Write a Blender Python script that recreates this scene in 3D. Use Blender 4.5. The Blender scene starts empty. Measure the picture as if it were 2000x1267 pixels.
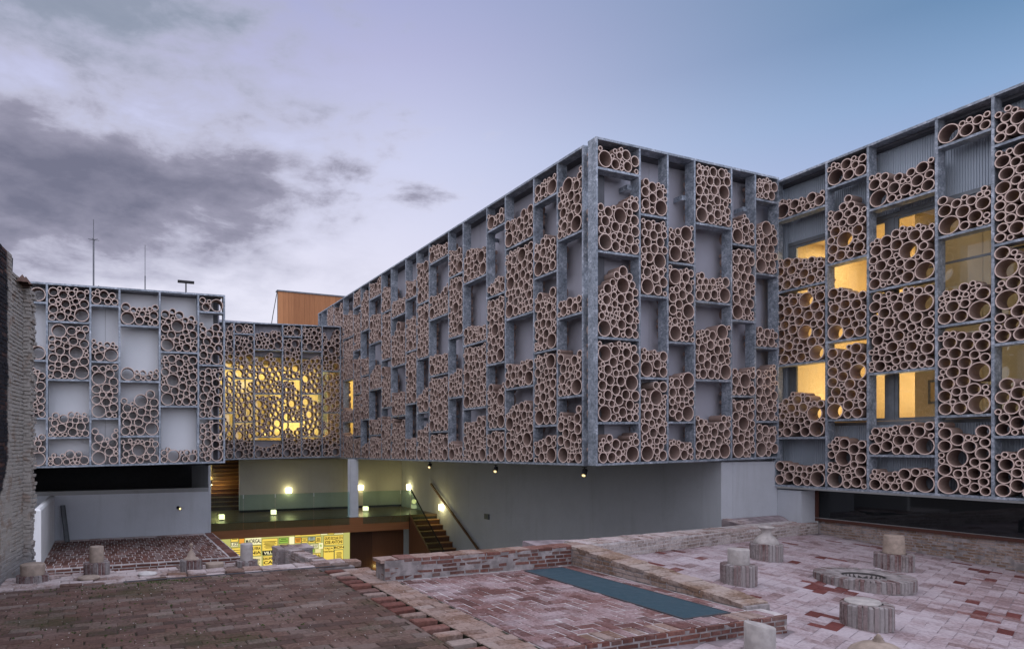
import bpy, math, random
import numpy as np
from mathutils import Matrix, Vector, Euler
R = random.Random(11)
C = bpy.context.scene.collection
SC = bpy.context.scene

# ------------------------------------------------------------------ camera
TH = math.radians(23.04)          # the view axis is turned this far from the +Y facade direction
CAMZ = 1.8
cam = bpy.data.cameras.new('camera'); camo = bpy.data.objects.new('camera', cam); C.objects.link(camo)
camo.location = (0, 0, CAMZ); camo.rotation_euler = (math.radians(90), 0, -TH)
cam.sensor_width = 36; cam.lens = 36 * 1289 / 2000
cam.shift_x = 0.1215; cam.shift_y = 0.11725
cam.clip_end = 2000; cam.clip_start = 0.05
SC.camera = camo

# ------------------------------------------------------------------ sky, sun, exposure
SC.view_settings.view_transform = 'Standard'; SC.view_settings.look = 'None'
SC.view_settings.exposure = 1.0; SC.view_settings.gamma = 1.0; SC.view_settings.use_curve_mapping = False
SC.cycles.use_denoising = True
SC.cycles.max_bounces = 7; SC.cycles.transparent_max_bounces = 12
SUN_EL, SUN_AZ = math.radians(62), math.radians(-150)     # soft dusk light from over the left shoulder

class NT:
    """short helper for node trees"""
    def __init__(s, tree): s.t = tree; tree.nodes.clear()
    def n(s, kind, **kw):
        nd = s.t.nodes.new(kind)
        for k, v in kw.items(): setattr(nd, k, v)
        return nd
    def l(s, a, b): s.t.links.new(a, b)
    def put(s, sock, v):
        if hasattr(v, 'is_linked') or hasattr(v, 'links'): s.l(v, sock)
        else: sock.default_value = v
    def math(s, op, a, b=0.0, c=None, clamp=False):
        m = s.n('ShaderNodeMath', operation=op, use_clamp=clamp); s.put(m.inputs[0], a); s.put(m.inputs[1], b)
        if c is not None: s.put(m.inputs[2], c)
        return m.outputs[0]
    def vmath(s, op, a, b=None):
        m = s.n('ShaderNodeVectorMath', operation=op); s.put(m.inputs[0], a)
        if b is not None: s.put(m.inputs[1], b)
        return m.outputs['Value'] if op in ('DOT_PRODUCT', 'LENGTH') else m.outputs[0]
    def noise(s, vec, scale, detail=4, rough=0.55, dist=0.0):
        m = s.n('ShaderNodeTexNoise'); m.inputs['Scale'].default_value = scale; m.inputs['Detail'].default_value = detail
        m.inputs['Roughness'].default_value = rough; m.inputs['Distortion'].default_value = dist
        if vec is not None: s.l(vec, m.inputs['Vector'])
        return m.outputs['Fac']
    def ramp(s, fac, stops, interp='LINEAR'):
        m = s.n('ShaderNodeValToRGB'); cr = m.color_ramp; cr.interpolation = interp
        while len(cr.elements) > 1: cr.elements.remove(cr.elements[-1])
        for i, (p, c) in enumerate(stops):
            e = cr.elements[0] if i == 0 else cr.elements.new(p)
            e.position = p; e.color = (*c, 1) if len(c) == 3 else c
        s.l(fac, m.inputs[0]); return m.outputs[0]
    def mix(s, f, a, b, mode='MIX'):
        m = s.n('ShaderNodeMix', data_type='RGBA', blend_type=mode)
        s.put(m.inputs[0], f)
        for k, v in ((6, a), (7, b)):
            if isinstance(v, tuple): m.inputs[k].default_value = (*v, 1) if len(v) == 3 else v
            else: s.l(v, m.inputs[k])
        return m.outputs[2]
    def step(s, x, lo, hi):
        m = s.n('ShaderNodeMapRange', interpolation_type='SMOOTHSTEP'); s.put(m.inputs[0], x)
        m.inputs[1].default_value = lo; m.inputs[2].default_value = hi; return m.outputs[0]

w = bpy.data.worlds.new('World'); SC.world = w; w.use_nodes = True
N = NT(w.node_tree)
out = N.n('ShaderNodeOutputWorld'); bg = N.n('ShaderNodeBackground'); N.l(bg.outputs[0], out.inputs[0])
tc = N.n('ShaderNodeTexCoord').outputs['Generated']
sep = N.n('ShaderNodeSeparateXYZ'); N.l(tc, sep.inputs[0]); dz = sep.outputs['Z']
east = N.vmath('DOT_PRODUCT', tc, (math.cos(TH), -math.sin(TH), 0.0))      # towards the blue side of the sky
grad = N.ramp(dz, [(0.0, (.90, .87, .95)), (.12, (.84, .83, .93)), (.26, (.75, .74, .88)), (.40, (.61, .63, .84)), (.51, (.46, .47, .70)), (.62, (.32, .36, .60)), (.8, (.27, .31, .52)), (1.0, (.25, .29, .50))])
blue = N.ramp(dz, [(0.0, (.72, .74, .90)), (.15, (.60, .64, .86)), (.26, (.43, .49, .76)), (.38, (.23, .37, .60)), (.46, (.108, .235, .415)), (.56, (.075, .215, .345)), (.8, (.10, .20, .36)), (1.0, (.14, .21, .38))])
col = N.mix(N.step(east, -0.05, 0.72), grad, blue)
# clouds: streaks over the left half of the town, one long bank narrowing to the right, a soft mass above it
fwd = N.vmath('DOT_PRODUCT', tc, (math.sin(TH), math.cos(TH), 0.0))
az = N.math('ARCTAN2', east, fwd); el = N.math('ARCSINE', dz)
cv = N.n('ShaderNodeCombineXYZ'); N.l(az, cv.inputs[0]); N.l(el, cv.inputs[1])
def stretched(sx, sy, scale, det, rough, dist, off):
    mp = N.n('ShaderNodeMapping'); N.l(cv.outputs[0], mp.inputs[0]); mp.inputs['Scale'].default_value = (sx, sy, 1); mp.inputs['Location'].default_value = off
    mp.inputs['Rotation'].default_value = (0, 0, 0.10); return N.noise(mp.outputs[0], scale, det, rough, dist)
n1 = stretched(2.6, 7.0, 1.0, 9, .60, .2, (3.1, 1.7, 0))
n2 = stretched(9.0, 20.0, 1.0, 8, .60, .2, (1.2, 4.4, 0))
hw = N.math('MINIMUM', N.math('MULTIPLY', N.math('SUBTRACT', .10, az), .15), .13)
elc = N.math('MULTIPLY_ADD', az, .005, .362)
bank = N.math('SUBTRACT', hw, N.math('ABSOLUTE', N.math('SUBTRACT', el, elc)))
bank = N.math('ADD', bank, N.math('MULTIPLY', N.math('SUBTRACT', n2, .5), .10))
bank = N.step(bank, -.045, .060)
upper = N.math('MULTIPLY', N.step(az, -.14, -.46), N.step(el, .43, .54))
field = N.math('MULTIPLY', N.step(az, .03, -.30), N.math('MULTIPLY', N.step(el, .205, .275), N.step(el, .42, .36)))
behind = N.step(N.math('ABSOLUTE', az), .75, 1.5)
dens = N.math('ADD', N.math('MULTIPLY', N.math('SUBTRACT', n1, .5), 1.5), N.math('MULTIPLY', N.math('SUBTRACT', n2, .5), 1.25))
for term, k in ((bank, .36), (upper, .56), (field, .52), (behind, .25), (N.step(az, -.05, .25), -.30), (1.0, -.02)): dens = N.math('MULTIPLY_ADD', term, k, dens)
ca = N.step(dens, .0, .50)
veil = N.math('MULTIPLY', N.math('MULTIPLY', N.step(dens, -.28, .30), N.step(az, .12, -.30)), N.math('MULTIPLY', N.step(el, .10, .26), .72))
col = N.mix(veil, col, (.44, .44, .56))
ccol = N.ramp(dens, [(.05, (.70, .69, .80)), (.25, (.47, .46, .575)), (.48, (.30, .29, .38)), (.75, (.215, .21, .285)), (1.0, (.15, .15, .215))])
ccol = N.mix(N.math('MULTIPLY', N.step(el, .42, .54), .65), ccol, (.27, .335, .43))
ccol = N.mix(N.step(el, .68, 1.0), ccol, (.42, .41, .50))
col = N.mix(N.math('MULTIPLY', ca, N.math('MULTIPLY_ADD', N.step(el, .10, .26), .45, .50)), col, ccol)
sky = N.n('ShaderNodeTexSky', sky_type='NISHITA'); sky.sun_disc = False
sky.sun_elevation = SUN_EL; sky.sun_rotation = SUN_AZ
nis = N.mix(1.0, sky.outputs[0], (.006, .006, .006), 'MULTIPLY')
col = N.mix(1.0, col, nis, 'ADD')
col = N.mix(N.step(dz, -0.02, -0.10), col, (.10, .09, .09))
N.l(col, bg.inputs[0]); bg.inputs[1].default_value = 0.505

sun = bpy.data.lights.new('sun', 'SUN'); sun.energy = 1.5; sun.angle = math.radians(150); sun.color = (.97, .93, 1.0)
suno = bpy.data.objects.new('sun', sun); C.objects.link(suno)
sd = Vector((math.cos(SUN_EL) * math.sin(SUN_AZ), math.cos(SUN_EL) * math.cos(SUN_AZ), math.sin(SUN_EL)))
suno.rotation_euler = sd.to_track_quat('Z', 'Y').to_euler()

# ------------------------------------------------------------------ materials
def newmat(name):
    m = bpy.data.materials.new(name); m.use_nodes = True; t = NT(m.node_tree)
    o = t.n('ShaderNodeOutputMaterial'); return m, t, o
def principled(t, o, col, rough=.7, metal=0.0, spec=.3, bump=None, bs=.3, bd=.01):
    p = t.n('ShaderNodeBsdfPrincipled')
    if isinstance(col, tuple): p.inputs['Base Color'].default_value = (*col, 1)
    else: t.l(col, p.inputs['Base Color'])
    t.put(p.inputs['Roughness'], rough); p.inputs['Metallic'].default_value = metal; p.inputs['Specular IOR Level'].default_value = spec
    if bump is not None:
        b = t.n('ShaderNodeBump'); b.inputs['Strength'].default_value = bs; b.inputs['Distance'].default_value = bd
        t.l(bump, b.inputs['Height']); t.l(b.outputs[0], p.inputs['Normal'])
    t.l(p.outputs[0], o.inputs[0]); return p
def wpos(t): return t.n('ShaderNodeNewGeometry').outputs['Position']
def rnd(t):
    a = t.n('ShaderNodeAttribute'); a.attribute_name = 'rnd'
    return t.math('FRACT', t.math('ADD', a.outputs['Fac'], t.n('ShaderNodeObjectInfo').outputs['Random']))
def simple(name, c, rough=.7, metal=0.0, var=.12, scale=6.0, spec=.3, bump=.0):
    m, t, o = newmat(name); p = wpos(t)
    f = t.noise(p, scale, 5)
    cc = t.mix(t.step(f, .3, .7), tuple(v * (1 - var) for v in c), tuple(min(1, v * (1 + var)) for v in c))
    principled(t, o, cc, rough, metal, spec, t.noise(p, scale * 14, 4) if bump else None, bump, .01); return m
def brick(name, stops, bloom=(.5, .47, .47), amount=.4, lo=.5, hi=.7, bscale=1.7, rough=.9, moss=0.0, bs=.55):
    """each brick its own tone, a white bloom of salts over patches of them, pitted surface"""
    m, t, o = newmat(name); p = wpos(t)
    k = rnd(t)
    base = t.ramp(k, stops)
    g = t.noise(p, 26, 6, .65)
    base = t.mix(t.step(g, .25, .8), t.mix(.5, base, (.03, .025, .025)), base)
    big = t.noise(p, bscale, 5, .6)
    bl = t.math('MULTIPLY', t.step(t.math('MULTIPLY_ADD', g, .35, t.math('MULTIPLY_ADD', k, .12, t.math('MULTIPLY', big, .75))), lo, hi), amount)
    base = t.mix(bl, base, bloom)
    if moss:
        mm = t.math('MULTIPLY', t.step(t.math('MULTIPLY_ADD', t.noise(p, 38, 3), .35, t.math('MULTIPLY', t.noise(p, .9, 3), .75)), .56, .72), moss)
        base = t.mix(mm, base, (.032, .045, .012))
    principled(t, o, base, rough, 0, .15, t.noise(p, 60, 5, .7), bs, .012); return m

def galv():
    m, t, o = newmat('galvanised_steel'); p = wpos(t)
    v = t.n('ShaderNodeTexVoronoi'); v.inputs['Scale'].default_value = 28; t.l(p, v.inputs['Vector'])
    s = t.n('ShaderNodeSeparateColor'); t.l(v.outputs['Color'], s.inputs[0])
    f = t.math('MULTIPLY_ADD', s.outputs[0], .22, t.math('MULTIPLY', t.noise(p, 5, 6, .65, .4), .8))
    c = t.ramp(f, [(.30, (.115, .140, .172)), (.46, (.205, .240, .285)), (.60, (.31, .35, .41)), (.74, (.52, .57, .65))])
    principled(t, o, c, t.math('MULTIPLY_ADD', f, .3, .35), .2, .5); return m
def clay():
    m, t, o = newmat('extruded_clay'); p = wpos(t); k = rnd(t)
    c = t.ramp(k, [(0, (.20, .138, .118)), (.3, (.26, .185, .16)), (.62, (.31, .225, .195)), (.85, (.235, .16, .135)), (1, (.29, .225, .20))])
    c = t.mix(t.math('MULTIPLY', t.step(t.noise(p, 9, 5), .4, .75), .3), c, (.38, .295, .265))
    principled(t, o, c, .72, 0, .25, t.noise(p, 70, 4), .15, .01); return m
def clay_end():
    m, t, o = newmat('cut_clay_rim'); p = wpos(t)
    principled(t, o, t.mix(t.noise(p, 40, 3), (.55, .425, .37), (.72, .585, .53)), .8, 0, .2); return m
def plaster(name, c, rough=.85):
    m, t, o = newmat(name); p = wpos(t)
    f = t.noise(p, .7, 7, .68)
    mp = t.n('ShaderNodeMapping'); t.l(p, mp.inputs[0]); mp.inputs['Scale'].default_value = (2.6, 2.6, .28)
    st = t.noise(mp.outputs[0], 1.0, 6, .65, .3)
    cc = t.mix(t.math('MULTIPLY', t.step(f, .38, .72), .30), c, tuple(v * .66 for v in c))
    cc = t.mix(t.math('MULTIPLY', t.step(st, .50, .74), .28), cc, (c[0]*.60, c[1]*.58, c[2]*.55))
    cc = t.mix(t.math('MULTIPLY', t.step(t.noise(p, 3.1, 6, .7), .60, .72), .16), cc, tuple(min(.9, v * 1.25) for v in c))
    principled(t, o, cc, rough, 0, .2, t.noise(p, 16, 8, .75), .5, .02); return m
def wood(name, a, b, axis=2, rough=.5):
    m, t, o = newmat(name); p = wpos(t)
    mp = t.n('ShaderNodeMapping'); t.l(p, mp.inputs[0]); s = [22, 22, 22]; s[axis] = 1.2; mp.inputs['Scale'].default_value = s
    f = t.math('MULTIPLY_ADD', rnd(t), .5, t.math('MULTIPLY', t.noise(mp.outputs[0], 1.0, 5, .6, .6), .6))
    principled(t, o, t.ramp(f, [(.2, a), (.85, b)]), rough, 0, .35, t.noise(mp.outputs[0], 1.5, 4), .15, .01); return m
def glow(name, c, s):
    m, t, o = newmat(name); e = t.n('ShaderNodeEmission'); e.inputs[0].default_value = (*c, 1); e.inputs[1].default_value = s
    t.l(e.outputs[0], o.inputs[0]); return m
def pane(name, tint, rough=.01, ior=1.5, base=0.0):
    m, t, o = newmat(name)
    tr = t.n('ShaderNodeBsdfTransparent'); tr.inputs[0].default_value = (*tint, 1)
    gl = t.n('ShaderNodeBsdfGlossy'); gl.inputs[0].default_value = (.95, 1, 1, 1); gl.inputs[1].default_value = rough
    fr = t.n('ShaderNodeFresnel'); fr.inputs[0].default_value = ior
    mx = t.n('ShaderNodeMixShader'); t.l(t.math('MULTIPLY', t.math('ADD', fr.outputs[0], base, clamp=True), t.math('SUBTRACT', 1.0, t.n('ShaderNodeNewGeometry').outputs['Backfacing'])), mx.inputs[0]); t.l(tr.outputs[0], mx.inputs[1]); t.l(gl.outputs[0], mx.inputs[2])
    t.l(mx.outputs[0], o.inputs[0]); return m
def soot_wall():
    m, t, o = newmat('old_painted_brick'); p = wpos(t)
    s = t.n('ShaderNodeSeparateXYZ'); t.l(p, s.inputs[0])
    n = t.noise(p, 2.2, 6, .65); k = rnd(t)
    edge = t.math('ADD', s.outputs['Y'], t.math('MULTIPLY', t.math('SUBTRACT', n, .5), .30))
    edge = t.math('ADD', edge, t.math('MULTIPLY', t.step(s.outputs['Z'], 1.7, .35), 0.9))
    soot = t.step(edge, 10.26, 10.16)
    lime = t.mix(t.noise(p, 30, 5), (.27, .25, .23), (.43, .40, .37))
    lime = t.mix(t.math('MULTIPLY', t.step(t.noise(p, 5, 5), .52, .68), .7), lime, (.26, .19, .15))
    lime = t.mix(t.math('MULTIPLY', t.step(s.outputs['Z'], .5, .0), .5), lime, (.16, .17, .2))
    black = t.mix(t.math('MULTIPLY', t.step(t.math('MULTIPLY_ADD', k, .4, t.math('MULTIPLY', n, .6)), .55, .75), .75), (.018, .018, .024), (.12, .062, .05))
    principled(t, o, t.mix(soot, lime, black), .9, 0, .2, t.noise(p, 45, 6, .7), .5, .012); return m

M = dict(
    steel=galv(), clay=clay(), rim=clay_end(),
    panel=simple('grey_cladding_panel', (.36, .365, .42), .5, .1, .07, .9), panel_a=simple('pale_cladding_panel', (.62, .65, .69), .55, 0, .05, .7), ribbed=simple('ribbed_cladding_sheet', (.36, .42, .49), .4, .15, .06, .7),
    flashing=simple('dark_flashing', (.09, .095, .11), .6), soffit=plaster('soffit_plaster', (.20, .20, .20)), roof=simple('roof_felt', (.2, .2, .21)),
    white=plaster('white_plaster', (.44, .47, .515)), white2=plaster('landing_plaster', (.36, .365, .34)), dark=simple('dark_fill', (.022, .023, .027), .8), concrete=plaster('grey_concrete', (.24, .25, .255)),
    ochre=plaster('warm_inner_wall', (.74, .62, .42)), cream=plaster('cream_inner_wall', (.76, .66, .42)), frame=simple('window_frame_grey', (.16, .18, .20), .4, .3),
    pane=pane('window_glass', (.90, .93, .92), .01, 1.5, .06), rail_glass=pane('railing_glass', (.78, .90, .87), .01, 1.45, .03), black_glass=None,
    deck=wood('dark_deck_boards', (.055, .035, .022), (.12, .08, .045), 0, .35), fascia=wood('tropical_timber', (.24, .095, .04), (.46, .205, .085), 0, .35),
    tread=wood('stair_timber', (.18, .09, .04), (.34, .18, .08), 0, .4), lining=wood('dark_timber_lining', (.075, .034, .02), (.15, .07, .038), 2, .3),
    clad=wood('cedar_boards', (.26, .10, .035), (.48, .21, .085), 2, .55), rail=wood('handrail_timber', (.06, .03, .02), (.13, .065, .035), 1, .4),
    sill=wood('red_timber_frame', (.045, .017, .012), (.075, .028, .019), 1, .5),
    mortar=simple('lime_mortar', (.46, .43, .43), .95, 0, .25, 9, .1, .6), mortar_dark=simple('earthy_joint', (.045, .042, .03), .95, 0, .5, 5, .1, .6),
    mortar_grey=simple('grey_mortar', (.27, .245, .245), .95, 0, .3, 9, .1, .6), dust=simple('dusty_joint', (.26, .22, .235), .95, 0, .3, 4, .1, .5),
    b_terrace=brick('weathered_paver', [(0, (.098, .064, .055)), (.3, (.150, .086, .070)), (.6, (.175, .104, .083)), (.9, (.152, .110, .094)), (.98, (.20, .15, .13)), (1, (.26, .20, .17))], (.27, .21, .195), .3, .56, .75, 1.3, .92, .55),
    b_strip=brick('tan_paver', [(0, (.20, .115, .085)), (.4, (.27, .165, .12)), (.75, (.33, .20, .15)), (1, (.29, .215, .18))], (.45, .38, .36), .4),
    b_red=brick('red_paver', [(0, (.14, .068, .062)), (.25, (.20, .095, .086)), (.5, (.265, .14, .13)), (.75, (.30, .175, .17)), (1, (.18, .075, .062))], (.52, .46, .49), .5, .52, .80),
    b_wall=brick('red_wall_brick', [(0, (.12, .055, .045)), (.35, (.19, .075, .06)), (.7, (.25, .11, .085)), (1, (.16, .085, .07))], (.42, .37, .37), .16, .56, .80),
    b_pale=brick('limed_wall_brick', [(0, (.27, .21, .185)), (.4, (.36, .285, .25)), (.75, (.42, .33, .30)), (1, (.30, .20, .165))], (.55, .51, .50), .65, .45, .7),
    b_tan=brick('tan_wall_brick', [(0, (.24, .155, .11)), (.5, (.33, .225, .165)), (1, (.28, .17, .125))], (.5, .45, .43), .5, .5, .72),
    b_tile=brick('brown_grouted_tile', [(0, (.105, .046, .036)), (.4, (.155, .068, .052)), (.75, (.20, .095, .075)), (.93, (.17, .12, .11)), (1, (.22, .165, .155))], (.34, .27, .27), .3, .55, .75),
    tile_pale=brick('dusty_floor_tile', [(0, (.25, .165, .165)), (.3, (.36, .26, .27)), (.7, (.44, .34, .36)), (1, (.31, .20, .20))], (.52, .485, .525), .58, .44, .76, 1.1, .85, 0, .3),
    tile_red=brick('bare_red_tile', [(0, (.13, .035, .032)), (.6, (.19, .055, .048)), (1, (.25, .12, .11))], (.45, .38, .39), .35, .58, .8, 1.6, .8, 0, .3),
    b_ped=brick('pedestal_brick', [(0, (.15, .075, .070)), (.35, (.19, .105, .098)), (.5, (.225, .185, .18)), (1, (.27, .245, .24))], (.36, .335, .34), .55, .46, .70),
    b_ledge=brick('pale_pink_tile', [(0, (.27, .18, .155)), (.4, (.38, .27, .24)), (1, (.44, .34, .32))], (.56, .51, .52), .6, .46, .7),
    b_ruin=brick('grey_ruin_brick', [(0, (.16, .105, .09)), (.5, (.24, .165, .14)), (1, (.31, .23, .21))], (.42, .38, .385), .55, .48, .72),
    soot=soot_wall(), earthenware=simple('fired_earthenware', (.33, .268, .225), .8, 0, .16, 14, .2, .4), grey_ware=simple('grey_earthenware', (.38, .355, .345), .85, 0, .18, 10, .2, .4),
    slate=None, stone=simple('white_stone', (.55, .53, .52), .9, 0, .15, 14, .1, .4), moss=simple('moss', (.035, .055, .012), .95, 0, .5, 20),
    speck=simple('lime_crumbs', (.5, .47, .45), .9), ground=simple('courtyard_gravel', (.07, .065, .06), .95, 0, .3, 3),
    white3=plaster('bright_white_paint', (.80, .82, .84)), pit=simple('dark_pit_shade', (.06, .055, .055)), black=simple('black_metal', (.02, .02, .022), .45, .5), white_metal=simple('white_column_paint', (.66, .69, .74), .4, .1, .04), zinc=simple('zinc_mast', (.12, .125, .14), .4, .6), grey_metal=simple('grey_ladder_paint', (.11, .12, .13), .5, .3),
    lamp=glow('lit_lamp_glass', (1, .86, .42), 7), spot=glow('lit_spot_lens', (1, .72, .35), .9), floorlamp=glow('lit_floor_cube', (1, .88, .45), 1.4),
    s_yellow=glow('glow_yellow_enamel', (1.0, .72, .13), .47), s_white=glow('glow_white_enamel', (1, .92, .55), .52), s_cream=glow('glow_cream', (1, .86, .42), .43),  # showcase lighting on the signs is put into their colours as emission
    s_back=glow('glow_wall', (.62, .60, .19), .42), s_green=glow('glow_green', (.30, .48, .08), .5), s_orange=glow('glow_orange', (.85, .38, .06), .5), s_grey=glow('glow_grey', (.45, .52, .42), .45),
    ink=simple('black_lettering', (.012, .012, .012), .6), pic=simple('framed_print', (.7, .5, .22), .7),
)
def dark_glass():
    m, t, o = newmat('unlit_window_glass'); principled(t, o, (.006, .008, .010), .03, 0, .45); return m
M['black_glass'] = dark_glass()
def slate():
    m, t, o = newmat('walk_on_glass'); p = wpos(t)
    c = t.mix(t.math('MULTIPLY', t.step(t.noise(p, 14, 7, .7), .55, .78), .35), (.030, .072, .098), (.15, .21, .25))
    principled(t, o, c, t.math('MULTIPLY_ADD', t.noise(p, 8, 5), .35, .22), 0, .45); return m
M['slate'] = slate()

# ------------------------------------------------------------------ mesh helpers
BOXF = [(0,3,2,1),(4,5,6,7),(0,1,5,4),(1,2,6,5),(2,3,7,6),(3,0,4,7)]
def tagp(o, label=None, cat=None, group=None, kind=None):
    for k, v in (('label', label), ('category', cat), ('group', group), ('kind', kind)):
        if v: o[k] = v
    return o
def empty(name, loc=(0,0,0), rz=0, **kw):
    o = bpy.data.objects.new(name, None); C.objects.link(o); o.location = loc; o.rotation_euler = (0,0,rz)
    o.empty_display_size = .1; return tagp(o, **kw)
def link(name, mesh, parent=None, loc=(0,0,0), rot=(0,0,0), scale=(1,1,1), **kw):
    o = bpy.data.objects.new(name, mesh); C.objects.link(o); o.parent = parent
    o.location = loc; o.rotation_euler = rot; o.scale = scale; return tagp(o, **kw)
class MB:
    """collects shapes, builds them as one mesh"""
    def __init__(s): s.v = []; s.f = []; s.r = []; s.mi = []; s.sm = []
    def add(s, vs, fs, r=None, mi=0, sm=False):
        n = len(s.v); s.v += [tuple(p) for p in vs]; s.f += [tuple(i + n for i in f) for f in fs]
        r = R.random() if r is None else r
        s.r += [r] * len(fs); s.mi += [mi] * len(fs); s.sm += [sm] * len(fs); return s
    def box(s, x0, y0, z0, x1, y1, z1, **k):
        return s.add([(x0,y0,z0),(x1,y0,z0),(x1,y1,z0),(x0,y1,z0),(x0,y0,z1),(x1,y0,z1),(x1,y1,z1),(x0,y1,z1)], BOXF, **k)
    def hexa(s, b, t, **k): return s.add(list(b) + list(t), BOXF, **k)
    def bar(s, p, q, wd, ht=None, **k):
        ht = ht or wd; p = Vector(p); q = Vector(q); d = (q - p).normalized()
        a = d.cross(Vector((0,0,1)));  a = Vector((1,0,0)) if a.length < 1e-4 else a.normalized(); b = a.cross(d)
        vs = [c + a*sx*wd/2 + b*sy*ht/2 for c in (p, q) for sx, sy in ((-1,-1),(1,-1),(1,1),(-1,1))]
        return s.add(vs, BOXF, **k)
    def tube(s, p, q, r, n=8, r2=None, **k):
        r2 = r if r2 is None else r2
        p = Vector(p); q = Vector(q); d = (q-p).normalized(); a = d.orthogonal().normalized(); b = d.cross(a); vs = []
        for c, rr in ((p, r), (q, r2)):
            vs += [c + (a*math.cos(i*2*math.pi/n) + b*math.sin(i*2*math.pi/n))*rr for i in range(n)]
        fs = [(i, (i+1)%n, n+(i+1)%n, n+i) for i in range(n)]
        s.add(vs, fs, sm=True, **k); return s.add(vs, [tuple(range(n-1,-1,-1)), tuple(range(n,2*n))], **k)
    def lathe(s, prof, n=24, c=(0,0,0), wob=0, **k):
        m = len(prof); vs = []
        for i in range(n):
            a = i*2*math.pi/n; w_ = 1 + wob*math.sin(3*a+1)
            vs += [(c[0]+r*w_*math.cos(a), c[1]+r*w_*math.sin(a), c[2]+z) for r, z in prof]
        fs = [(i*m+j, ((i+1)%n)*m+j, ((i+1)%n)*m+j+1, i*m+j+1) for i in range(n) for j in range(m-1)]
        return s.add(vs, fs, sm=True, **k)
    def mesh(s, name, mats):
        me = bpy.data.meshes.new(name); me.from_pydata(s.v, [], s.f)
        for m in (mats if isinstance(mats, (list, tuple)) else [mats]): me.materials.append(m)
        me.polygons.foreach_set('material_index', s.mi); me.polygons.foreach_set('use_smooth', s.sm)
        me.attributes.new('rnd', 'FLOAT', 'FACE').data.foreach_set('value', s.r)
        me.update(); return me
    def build(s, name, mats, parent=None, loc=(0,0,0), rz=0, **kw):
        return link(name, s.mesh(name, mats), parent, loc, (0,0,rz), **kw)
def boxo(name, mat, x0, y0, z0, x1, y1, z1, parent=None, **kw):
    """box in world coordinates, as a child of parent (whose origin is unrotated)"""
    o = MB().box(x0,y0,z0,x1,y1,z1).build(name, mat, None, **kw)
    if parent is not None: o.parent = parent; o.location = -parent.location
    return o
def sharp(me, edges=35):
    me.set_sharp_from_angle(angle=math.radians(edges))
CAM_S, CAM_C = math.sin(TH), math.cos(TH)
def project(p):
    d = CAM_S*p[0] + CAM_C*p[1]; r = CAM_C*p[0] - CAM_S*p[1]
    if d < .3: return None
    return (757 + 1289*r/d, 868 - 1289*(p[2]-CAMZ)/d, d)
def seen(p, m=40):
    q = project(p); return q is not None and -m < q[0] < 2000+m and -m < q[1] < 1267+m

# irregular brick, unit size (x: length, y: width, z: height, top at 0), chamfered upper edge
def brick_mesh(name, mat, seed, ch=.07, jit=.03):
    r = random.Random(seed); j = lambda a: a + r.uniform(-jit, jit)
    lo = [(-.5,-.5,-1),(.5,-.5,-1),(.5,.5,-1),(-.5,.5,-1)]
    md = [(j(-.5),j(-.5),-.16),(j(.5),j(-.5),-.16),(j(.5),j(.5),-.16),(j(-.5),j(.5),-.16)]
    tp = [(x*(1-ch*1.1), y*(1-ch*2), r.uniform(-.06,0)) for x, y, z in md]
    vs = lo + md + tp; fs = [(8,9,10,11)]
    for a in (0, 4): fs += [(a+i, a+(i+1)%4, a+4+(i+1)%4, a+4+i) for i in range(4)]
    return MB().add(vs, fs, r=0).mesh(name, mat)
BRICKS = {}
def variants(mat, n=6):
    if mat not in BRICKS: BRICKS[mat] = [brick_mesh('brick', M[mat], i*7+3) for i in range(n)]
    return BRICKS[mat]
def lay(parent, items, name='brick', stuff='small_bricks', limit=300, seenonly=True):
    """items: (mat, matrix world). The largest in the picture become objects, the rest one joined part."""
    def key(it):
        p = it[1].translation; q = project(p)
        return 1e9 if q is None else (q[2] if seen(p, 20) else q[2] + 1e4)
    items = sorted(items, key=key); inv = parent.matrix_basis.inverted() if parent else Matrix()
    rest = {}
    for n, (mat, mw) in enumerate(items):
        me = R.choice(variants(mat))
        if n < limit and seen(mw.translation, 20):
            o = bpy.data.objects.new(name, me); C.objects.link(o); o.parent = parent; o.matrix_basis = inv @ mw
        else: rest.setdefault(mat, []).append((me, mw))
    for mat, lst in rest.items():
        V = []; F = []; RR = []; n0 = 0
        for me, mw in lst:
            v = np.empty(len(me.vertices)*3, np.float32); me.vertices.foreach_get('co', v); v = v.reshape(-1,3)
            m = np.array(inv @ mw); v = v @ m[:3,:3].T + m[:3,3]; V.append(v)
            F += [tuple(i+n0 for i in p.vertices) for p in me.polygons]; RR += [R.random()]*len(me.polygons); n0 += len(v)
        me = bpy.data.meshes.new(stuff); me.from_pydata(np.concatenate(V).tolist(), [], F); me.materials.append(M[mat])
        me.attributes.new('rnd', 'FLOAT', 'FACE').data.foreach_set('value', RR); me.update()
        link(stuff, me, parent, kind='stuff')
def flat(x, y, z, L, W, H, a=0.0, tilt=.006, dz=.003):
    return Matrix.Translation((x, y, z + R.uniform(-dz, dz))) @ Euler((R.gauss(0,tilt), R.gauss(0,tilt), a + R.gauss(0,.012))).to_matrix().to_4x4() @ Matrix.Diagonal((L, W, H, 1))
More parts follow.
